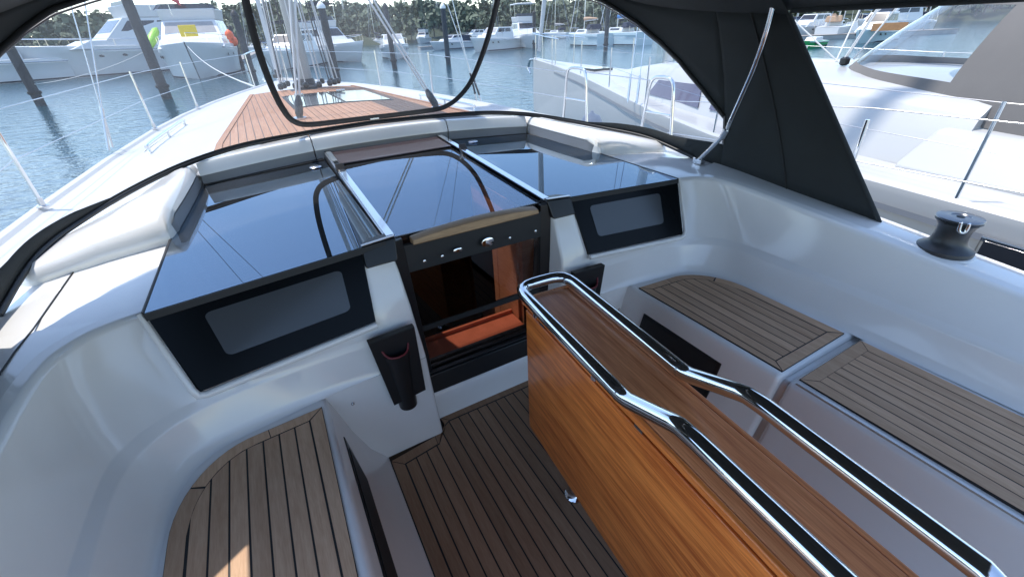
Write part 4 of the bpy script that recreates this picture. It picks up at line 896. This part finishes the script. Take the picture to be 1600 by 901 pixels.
# ================================================================== MARINA BEHIND
def boat_hull(Lh, B, fb, fs, rake=.10, flare=.22, n=14, tr=.88):
    rows = []
    for i in range(n + 1):
        q = i / n; x = -Lh / 2 + Lh * q
        w = B / 2 * (tr + (1 - tr) * min(1, q * 3)) * (1 if q < .45 else max(.012, (1 - ((q - .45) / .55) ** 2.3)))
        z = fs + (fb - fs) * q ** 1.6
        wl = w * (1 - flare * .4 - flare * 1.2 * max(0, q - .4)); rk = lambda zz: x + Lh * rake * max(0, (q - .55) / .45) ** 1.5 * (zz / z - .6)
        half = [(rk(-.35), wl * .55, -.35), (rk(0), wl, 0), (rk(z * .35), wl + (w - wl) * .28, z * .35), (rk(z * .78), w * .985, z * .78), (rk(z * .80), w * 1.0, z * .80), (rk(z), w, z), (rk(z), w * .96, z + .03)]
        rows.append([(a, -b, c) for a, b, c in half] + [(a, b, c) for a, b, c in reversed(half)])
    v, f = grid(rows); m = len(rows[0]); f.append(tuple(reversed(range(m))))
    deck_rows = [[r[6], ((r[6][0]), 0, r[6][2] + .04), r[7]] for r in rows]
    wl_rows = [[(r[1][0] + .01, r[1][1] * 1.01, .02), (r[1][0] + .01, r[1][1] * 1.03, .16)] for r in rows]
    wl2 = [[(a, -b, c) for a, b, c in r] for r in wl_rows]
    return (v, f), grid(deck_rows), join(grid(wl_rows), grid(wl2))
def block(x0, x1, w0, w1, z0, z1, rf=0.0, rr=0.0):
    return hexa([(x0, -w0, z0), (x1, -w0 * .85, z0), (x1, w0 * .85, z0), (x0, w0, z0)], [(x0 + rr, -w1, z1), (x1 - rf, -w1 * .82, z1), (x1 - rf, w1 * .82, z1), (x0 + rr, w1, z1)])
def face_panel(q, u0, u1, v0, v1, off=.02):
    c = [Vector(p) for p in q]; n_ = (c[1] - c[0]).cross(c[3] - c[0]).normalized() * off
    return slab([bil(q, u0, v0) + n_, bil(q, u1, v0) + n_, bil(q, u1, v1) + n_, bil(q, u0, v1) + n_], .03)
def motor_boat(label, pos, head, Lh, B, fb, fs, hullm=HULLW, cab=(-.30, .22, 1.15, .55), fly=None, cover=None, screen_cover=None, hardtop=False, name='motor_cruiser', rails=True, aft_cover=None, group='boats berthed in the marina'):
    """Planing cruiser: hull, deck, boot stripe, cabin with front and side windows, optional flybridge, canopy and covers."""
    t = thing(name, label, 'motor boat', (pos[0], pos[1], WATER_Z), head, group)
    K = lambda *a, **k: mk(*a, parent=t, local=True, **k)
    h, d, w = boat_hull(Lh, B, fb, fs)
    K('hull', h, hullm, smooth=35); K('deck', d, HULLW, smooth=35); K('boot_stripe', w, ANTIF)
    K('rub_rail', tube([(-Lh / 2 + Lh * q, (B / 2) * (.9 + .1 * min(1, q * 3)) * (1 if q < .45 else max(.02, 1 - ((q - .45) / .55) ** 2.3)) + .02, (fs + (fb - fs) * q ** 1.6) * .88) for q in [i / 12 for i in range(12)]], .04, 6), STEELD)
    x0, x1, ch, cw = cab[0] * Lh, cab[1] * Lh, cab[2], cab[3] * B / 2 * 1.45
    zb = fs + (fb - fs) * .25
    low = block(x0, x1 + .16 * Lh, cw, cw * .95, zb - .1, fb + .28, rf=.10 * Lh); K('trunk_cabin', low, HULLW, bevel=.08)
    b = block(x0, x1, cw * .97, cw * .84, fb + .1, fb + ch, rf=.13 * Lh, rr=.02 * Lh); V = b[0]; cb = K('cabin', b, HULLW, bevel=.06); W_ = lambda *a: mk(*a, parent=cb, local=True)
    W_('windscreen', face_panel([V[1], V[2], V[6], V[5]], .06, .94, .38, .90), screen_cover or DKGLASS)
    for side in ([V[0], V[1], V[5], V[4]], [V[2], V[3], V[7], V[6]]):
        W_('side_window', face_panel(side, .10, .48, .42, .86), DKGLASS); W_('side_window', face_panel(side, .52, .86, .42, .86), DKGLASS)
    for s in (-1, 1):
        for q in (.60, .70): K('porthole', lathe([(.16, 0), (.16, .03)], (0, 0, 0), 10), DKGLASS).matrix_basis = Matrix.Translation((Lh * (q - .5), s * (B / 2) * (1 - ((q - .45) / .55) ** 2.3) * .97, fb * .62)) @ Matrix.Rotation(rad(90), 4, 'X') @ Matrix.Diagonal((1.6, .7, 1, 1))
    top = fb + ch
    if fly:
        fh = fly; K('flybridge', block(x0 + .3, x1 - .16 * Lh, cw * .86, cw * .92, top + .004, top + fh, rf=-.25), HULLW, bevel=.07)
        K('fly_screen', block(x1 - .19 * Lh, x1 - .165 * Lh, cw * .85, cw * .7, top + fh * .95, top + fh + .38, rf=.05), DKGLASS)
        top += fh
    if cover or hardtop:
        zc = top + (1.55 if fly else .95); ln = (x1 - x0) * .66
        if hardtop: K('hardtop', block(x0 - .2, x0 + ln + .5, cw * .95, cw * .9, zc, zc + .12, rf=.1), HULLW, bevel=.04)
        else:
            rws = [[(x, cw * .95 * k, zc + .22 * (1 - k * k)) for k in (-1, -.6, -.2, .2, .6, 1)] for x in lin(x0 - .2, x0 + ln, 4)]
            K('canopy', grid(rws), cover, smooth=60, solid=.03)
        for s in (-1, 1):
            for x in (x0, x0 + ln * .9): K('canopy_pole', tube([(x, s * cw * .88, top - .05), (x, s * cw * .92, zc + .02)], .025, 6), STEELD)
    if aft_cover: K('cockpit_cover', block(-Lh * .49, x0 + .25, B * .46, cw * .9, fs + .03, fb + ch * .92, rf=-.1, rr=.5), aft_cover, bevel=.1)
    if rails:
        for s in (-1, 1):
            P = []
            for q in lin(.50, .98, 8):
                w_ = B / 2 * max(.02, 1 - (max(0, q - .45) / .55) ** 2.3) * .93; P.append((-Lh / 2 + Lh * q + Lh * .04 * max(0, (q - .55) / .45) ** 1.5, s * w_, fs + (fb - fs) * q ** 1.6 + .65))
            K('bow_rail', tube(P, .022, 6), STEEL)
            for p in P[::2]: K('rail_post', tube([(p[0], p[1], p[2] - .66), p], .016, 6), STEEL)
    return t
def sail_boat(label, pos, head, Lh, B, fb, hullm=HULLW, cover=COVERB, mast=13.0, hood=COVERN, group='boats berthed in the marina', mast_tilt=0):
    t = thing('sailing_yacht', label, 'sailing yacht', (pos[0], pos[1], WATER_Z), head, group)
    K = lambda *a, **k: mk(*a, parent=t, local=True, **k)
    h, d, w = boat_hull(Lh, B, fb, fb * .9, rake=.07, flare=.14, tr=.72)
    K('hull', h, hullm, smooth=35); K('deck', d, HULLW, smooth=35); K('boot_stripe', w, ANTIF)
    b = block(-Lh * .16, Lh * .20, B * .30, B * .24, fb * .95, fb + .48, rf=.6, rr=.05); V = b[0]; cb = K('cabin', b, HULLW, bevel=.08)
    for side in ([V[0], V[1], V[5], V[4]], [V[2], V[3], V[7], V[6]]): mk('cabin_window', face_panel(side, .15, .8, .4, .8), DKGLASS, parent=cb, local=True)
    K('sprayhood', block(-Lh * .24, -Lh * .10, B * .28, B * .24, fb + .4, fb + 1.05, rf=.45, rr=.05), hood, bevel=.12)
    mx = Lh * .08
    K('mast', tube([(mx, 0, fb), (mx - .2, 0, fb + mast)], .09, 8), ALU, smooth=60)
    K('boom', tube([(mx - .1, 0, fb + 1.5), (mx - Lh * .36, 0, fb + 1.6)], .07, 8), ALU, smooth=60)
    K('sail_cover', tube([(mx - .12, 0, fb + 1.75), (mx - Lh * .15, 0, fb + 1.78), (mx - Lh * .35, 0, fb + 1.68)], [.24, .18, .10], 10), cover, smooth=60)
    for s in (-1, 1):
        K('shroud', tube([(mx - .2, s * B * .45, fb), (mx - .15, 0, fb + mast * .9)], .02, 6), STEELD)
        K('spreader', tube([(mx - .1, 0, fb + mast * .5), (mx - .2, s * B * .28, fb + mast * .5)], .03, 6), ALU)
        for x in lin(-Lh * .4, Lh * .4, 4):
            w_ = B / 2 * (1 if x < 0 else max(.1, 1 - (x / (Lh * .5)) ** 2.3)) * .93; K('stanchion', tube([(x, s * w_, fb * .95), (x, s * w_, fb + .6)], .02, 6), STEEL)
    K('forestay', tube([(Lh * .5, 0, fb), (mx - .15, 0, fb + mast * .95)], .05, 6), mat('furled_sail_cloth'))
    K('backstay', tube([(-Lh * .48, 0, fb), (mx - .2, 0, fb + mast)], .02, 6), STEELD)
    K('pulpit', tube(spline([(Lh * .36, -B * .20, fb + .62), (Lh * .48, -B * .04, fb + .68), (Lh * .48, B * .04, fb + .68), (Lh * .36, B * .20, fb + .62)], 4), .022, 6), STEEL)
    return t
# heads: 0 = bow towards +x; the camera looks along +y
motor_boat('white motor yacht with raked bow pointing left, beside the leftmost dark pile', (-10.07, 66.0), rad(206), 19, 6.0, 2.9, 2.4, cab=(-.30, .16, 2.2, .66), fly=1.1, hardtop=True)
motor_boat('white cruiser cut off by the left edge of the picture', (-22.42, 61.42), rad(200), 14.0, 4.6, 2.2, 1.8, cab=(-.28, .14, 1.2, .6))
cr_ = motor_boat('white flybridge cruiser seen bow-on with a yellow board on its foredeck', (-3.39, 51.2), rad(267), 14.0, 6.0, 2.6, 2.2, cab=(-.32, .12, 1.7, .66), fly=.85, cover=COVERN, screen_cover=COVERG)
cp = cr_.location; ch_ = cr_.rotation_euler.z
def on_boat(b, x, y, z): p = Matrix.Rotation(b.rotation_euler.z, 4, 'Z') @ Vector((x, y, z)); return b.location + p
def quadboard(name, c, w, h, m, label, cat, rz=0, th=.12):
    o = mk(name, box(-w / 2, w / 2, -th / 2, th / 2, 0, h), m, bevel=.04); o.location = c; o.rotation_euler = (rad(-12), 0, rz); return tag(o, label, cat)
quadboard('foredeck_board', on_boat(cr_, 3.6, .1, 3.0), 1.25, .85, YEL, 'yellow board standing on the foredeck of the bow-on cruiser', 'board')
kv = tube([(-1.3, 0, 0), (-.9, 0, .05), (0, 0, .02), (.9, 0, .05), (1.3, 0, 0)], [.05, .26, .36, .26, .05], 12)
o = mk('kayak', kv, LIME, smooth=60); o.location = on_boat(cr_, .6, -3.0, 3.0); o.rotation_euler = (rad(40), rad(-38), rad(60)); tag(o, 'lime green kayak lashed to the rail of the bow-on cruiser', 'kayak')
for k, (yy, zz) in enumerate(((2.85, 2.9), (3.0, 2.45))):
    o = mk('mooring_buoy', lathe([(.05, -.42), (.26, -.28), (.36, 0), (.30, .24), (.14, .38), (.06, .46)], (0, 0, 0), 14), ORNG, smooth=60); o.location = on_boat(cr_, 1.2 - .5 * k, yy, zz + .1)
    tag(o, ('orange buoy hanging highest on the rail of the bow-on cruiser', 'orange buoy hanging lowest on the rail of the bow-on cruiser')[k], 'buoy', 'orange buoys')
fl = thing('ensign', 'red and blue flag drooping above the bow-on cruiser', 'flag', on_boat(cr_, 1.2, -.9, 4.6))
mk('staff', tube([(0, 0, 0), (0, 0, 1.9)], .025, 6), STEELD, fl, local=True)
rows = [[(.02 + .85 * i / 8, .06 * math.sin(i * 1.3), 1.85 - j * .16 - .55 * (i / 8) ** 1.3) for j in range(5)] for i in range(9)]
mk('flag_cloth', grid(rows), RED, fl, smooth=60, local=True)
mk('flag_canton', grid([[(p[0], p[1] - .012, p[2]) for p in r[:3]] for r in rows[:5]]), COVERN, fl, smooth=60, local=True)
motor_boat('white cruiser half hidden behind our mast and halyards', (4.29, 52.42), rad(240), 10.5, 3.7, 1.7, 1.4, cab=(-.3, .15, 1.25, .6), cover=COVERN)
motor_boat('white cruiser with dark awning and high flybridge canopy, its bow turned right', (9.55, 59.14), rad(292), 11.5, 4.0, 2.0, 1.6, cab=(-.34, .12, 1.5, .62), fly=.7, cover=COVERN, aft_cover=COVERN)
motor_boat('small white cruiser with a grey peaked cover between two dark piles', (16.67, 58.57), rad(255), 9.0, 3.5, 1.6, 1.3, cab=(-.3, .15, .95, .6), screen_cover=COVERG, aft_cover=COVERG)
motor_boat('low white runabout with a black cover behind the pontoon', (31.43, 75.88), rad(195), 8.0, 2.9, 1.25, 1.05, cab=(-.2, .12, .8, .6), screen_cover=COVERN, aft_cover=COVERN, rails=False, name='runabout')
motor_boat('white cruiser moored right of the zip-out window edge', (31.64, 60.69), rad(205), 9.5, 3.4, 1.7, 1.35, cab=(-.3, .15, 1.1, .6), screen_cover=COVERG)
motor_boat('flybridge cruiser with white canopy above the neighbouring bow', (38.37, 62.9), rad(252), 11.0, 3.9, 1.9, 1.5, cab=(-.34, .1, 1.4, .62), fly=.75, hardtop=True)
motor_boat('distant white cruiser behind the runabout, blue tarpaulin aft', (54.14, 113.68), rad(180), 9.5, 3.3, 1.5, 1.25, cab=(-.2, .2, 1.2, .6), aft_cover=COVERB)
motor_boat('distant dark-canopied cruiser left of the runabout', (47.03, 133.89), rad(240), 10.0, 3.5, 1.6, 1.3, fly=.6, cover=COVERN)
sail_boat('pale-hulled sailing yacht seen stern-on behind the neighbouring bow, tan sail cover', (45.21, 57.16), rad(80), 11, 3.7, 1.6, hullm=HULLB, cover=COVERTAN)
sail_boat('pale-hulled sailing yacht right of the tan-covered one, blue sail cover', (47.39, 52.34), rad(84), 11, 3.8, 1.65, hullm=HULLB, cover=COVERB)
sail_boat('white sailing yacht far off behind the small grey-covered cruiser', (38.7, 152.64), rad(100), 11, 3.4, 1.3, cover=COVERN, mast=14)
sail_boat('distant sailing yacht with navy cover behind the pontoon piles', (68.88, 131.17), rad(70), 12, 3.6, 1.3, cover=COVERN, mast=15)
sail_boat('distant sailing yacht behind the left-hand cruisers', (4.82, 136.39), rad(110), 12, 3.6, 1.4, cover=COVERN, mast=15)
sail_boat('white sailing yacht with tan cover at the right, seen under the cover hem', (67.27, 34.33), rad(20), 11, 3.4, 1.3, cover=COVERTAN, hood=COVERTAN, mast=14)
sail_boat('white sailing yacht farthest right beyond the crossing ropes', (81.58, 31.06), rad(15), 11, 3.4, 1.3, cover=mat('red_canvas', (.5, .06, .04), rough=.85), mast=14)
for k, (q, hd, lab, cv) in enumerate((((19.87, 182.59), 95, 'far sailing yacht whose mast rises just right of our own', COVERB), ((36.28, 180.5), 85, 'far sailing yacht behind the awning cruiser', COVERN), ((63.98, 198.92), 75, 'far sailing yacht right of the grey-covered cruiser, tan cover', COVERTAN), ((73.73, 187.71), 100, 'far sailing yacht behind the white-capped pile', COVERB), ((73.42, 105.75), 90, 'far sailing yacht left of the pale-hulled pair', COVERG), ((86.94, 87.51), 60, 'far sailing yacht right of the pale-hulled pair', COVERTAN), ((91.21, 54.12), 30, 'far sailing yacht at the edge of the canvas side panel, navy cover', COVERN), ((98.59, 45.86), 10, 'far sailing yacht above the wheelhouse launch', COVERB))):
    sail_boat(lab, q, rad(hd), 11.5, 3.5, 1.35, cover=cv, mast=13 + k % 3)
motor_boat('white wheelhouse launch with varnished timber cabin side', (54.54, 23.7), rad(186), 7.0, 2.6, 1.15, .95, hullm=HULLB, cab=(-.25, .18, 1.35, .62), name='launch', rails=False)
quadboard('cabin_side_panel', ((52.2, 22.59)[0], (52.2, 22.59)[1] - 1.0, WATER_Z + 1.0), 2.6, .65, WOODB, 'varnished brown cabin side of the wheelhouse launch', 'panel', rad(-62), .05)
motor_boat('small green-hulled dinghy near the edge of the side panel', (45.49, 24.32), rad(190), 3.6, 1.5, .55, .45, hullm=GREENP, cab=(-.2, .1, .25, .5), name='dinghy', rails=False)
motor_boat('white flybridge cruiser behind the launch', (73.74, 31.11), rad(170), 11, 3.8, 1.8, 1.4, fly=.7, hardtop=True)
motor_boat('white cruiser with tan cover behind the green dinghy', (67.92, 37.84), rad(185), 9, 3.2, 1.5, 1.2, aft_cover=COVERTAN)
# piles
pile_spots = [((-10.38, 32.21), 4.2, .22, 'dark mooring pile farthest left in front of the raked motor yacht', 0), ((-4.5, 29.42), 5.6, .24, 'tall dark mooring pile left of the bow-on cruiser', 0), ((4.91, 32.61), 4.1, .24, 'dark mooring pile with a pale cap right of our mast', 1), ((10.74, 38.8), 4.3, .21, 'dark mooring pile between the awning cruiser and the grey-covered one', 0), ((15.42, 38.31), 4.2, .21, 'dark mooring pile with a white cap left of the window edge', 1), ((0.06, 38.29), 4.0, .22, 'dark mooring pile right of the bow-on cruiser', 0), ((36.78, 58.22), 4.2, .24, 'dark mooring pile standing behind the neighbouring bow', 0), ((35.27, 40.94), 4.4, .24, 'dark mooring pile between the two pale-hulled yachts', 0), ((-0.33, 56.86), 3.6, .2, 'slim dark pile beside the orange buoys', 0)]
for (q, h, r, lab, cap) in pile_spots:
    p = q; t = thing('mooring_pile', lab, 'pile', (p[0], p[1], WATER_Z), group='mooring piles')
    mk('shaft', lathe([(r, -.5), (r, h * .5), (r * .96, h)], (0, 0, 0), 14), PILE, t, smooth=50, local=True)
    mk('cap', lathe([(r * 1.12, h - .02), (r * 1.12, h + .12), (r * .5, h + .32), (.02, h + .38)], (0, 0, 0), 14), WHITEP if cap else BLACKM, t, smooth=40, local=True)
    mk('pile_ring', lathe([(r * 1.25, .55), (r * 1.35, .62), (r * 1.25, .70)], (0, 0, 0), 14), BLACKM, t, smooth=40, local=True)
# pontoons
def pontoon(a, b, w, label):
    a = Vector((*a, 0)); b = Vector((*b, 0)); d = (b - a).normalized(); nn = Vector((-d.y, d.x, 0)) * w / 2
    t = thing('pontoon', label, 'pontoon', ((a.x + b.x) / 2, (a.y + b.y) / 2, WATER_Z))
    c = [a - nn, b - nn, b + nn, a + nn]
    mk('float', hexa([(p.x, p.y, WATER_Z - .2) for p in c], [(p.x, p.y, WATER_Z + .36) for p in c]), CONC, t)
    c = [p + (p - (a + b) / 2) * .004 for p in c]
    mk('walkway', hexa([(p.x, p.y, WATER_Z + .364) for p in c], [(p.x, p.y, WATER_Z + .46) for p in c]), mat('pontoon_grey_deck', (.28, .25, .22), rough=.85, var=.1), t)
    for k in range(4):
        p = a + (b - a) * (.15 + .23 * k); mk('cleat', box(p.x - .15, p.x + .15, p.y - .05, p.y + .05, WATER_Z + .461, WATER_Z + .60), STEELD, t)
pontoon((28.03, 82.7), (40.52, 80.99), 2.4, 'low pontoon walkway behind the white-capped pile')
pontoon((-0.93, 72.13), (3.61, 124.41), 2.0, 'pontoon finger right of the bow-on cruiser')
pontoon((57.47, 34.53), (75.56, 25.48), 2.6, 'long pontoon behind the launch at the right')
# ropes over the water
def rope(label, a, b, sag, r=.02):
    a = Vector(a); b = Vector(b)
    o = mk('mooring_rope', tube([a + (b - a) * (i / 12) - Vector((0, 0, sag * 4 * (i / 12) * (1 - i / 12))) for i in range(13)], r, 6), ROPE, smooth=60); return tag(o, label, 'rope')
rope('white mooring rope from our bow to the bow-on cruiser', (-.5, 9.9, .8), on_boat(cr_, 6.6, 0, 2.4), .35)
rope('white mooring rope slanting from the tall pile to the left', tuple(Vector((*(-4.5, 29.42), WATER_Z + 2.3))), tuple(Vector((*(-10.38, 32.21), WATER_Z + 1.0))), .25, .015)

# ------------------------------------------------------------------ wooded shore
random.seed(21)
def shore_h(a): return 7.8 + 2.6 * math.sin(a * 3.1 + .6) + 1.6 * math.sin(a * 7.3 + 1.0) + .6 * math.sin(a * 17)
rows = []
for i in range(61):
    a = rad(-60 + 170 * i / 60); h = max(3, shore_h(a)); dirv = Vector((math.sin(a), math.cos(a), 0))
    rows.append([tuple(dirv * r + Vector((0, 0, WATER_Z + z))) for r, z in ((150, -.5), (156, 1.2), (190, 2.5 + h * .3), (250, h), (330, h * 1.25), (420, 0))])
mk('hillside', grid(rows), mat('hillside_green', (.03, .045, .022), rough=.95, color2=(.05, .06, .035), vscale=.05), smooth=60, kind='structure')
V, F = [], []; TV, TF = [], []
for k in range(1500):
    a = rad(random.uniform(-52, 100)); r = random.choice((158, 175, 200, 230, 262)) + random.uniform(-8, 12)
    h = max(3, shore_h(a)); g0 = WATER_Z + (1.2 + (2.5 + h * .3 - 1.2) * (r - 156) / 34 if r < 190 else (2.5 + h * .3) + (h - 2.5 - h * .3) * min(1, (r - 190) / 60))
    H = random.uniform(3.5, 7.5); W = H * random.uniform(.32, .5); base = Vector((math.sin(a) * r, math.cos(a) * r, g0))
    clumps = [(base + Vector((random.uniform(-.6, .6) * W, random.uniform(-.5, .5) * W, H * random.uniform(.35, .9))), W * random.uniform(.35, .65)) for _ in range(6)]
    k0 = len(TV); v, f = tube([base, base + Vector((.1, 0, H * .6))], [.22, .1], 5); TV += v; TF += [tuple(i + k0 for i in q) for q in f]
    for c, cr2 in clumps:
        for _ in range(11):
            d = Vector((random.gauss(0, 1), random.gauss(0, 1), random.gauss(0, .8))).normalized() * cr2 * random.uniform(.55, 1.0)
            n_ = (d.normalized() + Vector((random.uniform(-.6, .6), random.uniform(-.6, .6), random.uniform(-.2, .8)))).normalized()
            u = n_.orthogonal().normalized(); w_ = n_.cross(u); sz = random.uniform(.5, 1.05); p = c + d; i0 = len(V)
            V += [p + u * sz, p + w_ * sz * .8, p - u * sz, p - w_ * sz * .8]; F.append((i0, i0 + 1, i0 + 2, i0 + 3))
wd = thing('distant_wood', 'far wooded shore of green gum trees behind the marina', 'trees', (0, 200, WATER_Z)); wd['kind'] = 'stuff'
leaf = mat('gum_foliage_hazed', (.075, .098, .058), rough=.8, color2=(.125, .148, .09), vscale=.25)  # leaf colour lightened to carry distance haze
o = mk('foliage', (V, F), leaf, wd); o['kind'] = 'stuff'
o = mk('trunks', (TV, TF), mat('gum_bark', (.16, .13, .11), rough=.9), wd); o['kind'] = 'stuff'
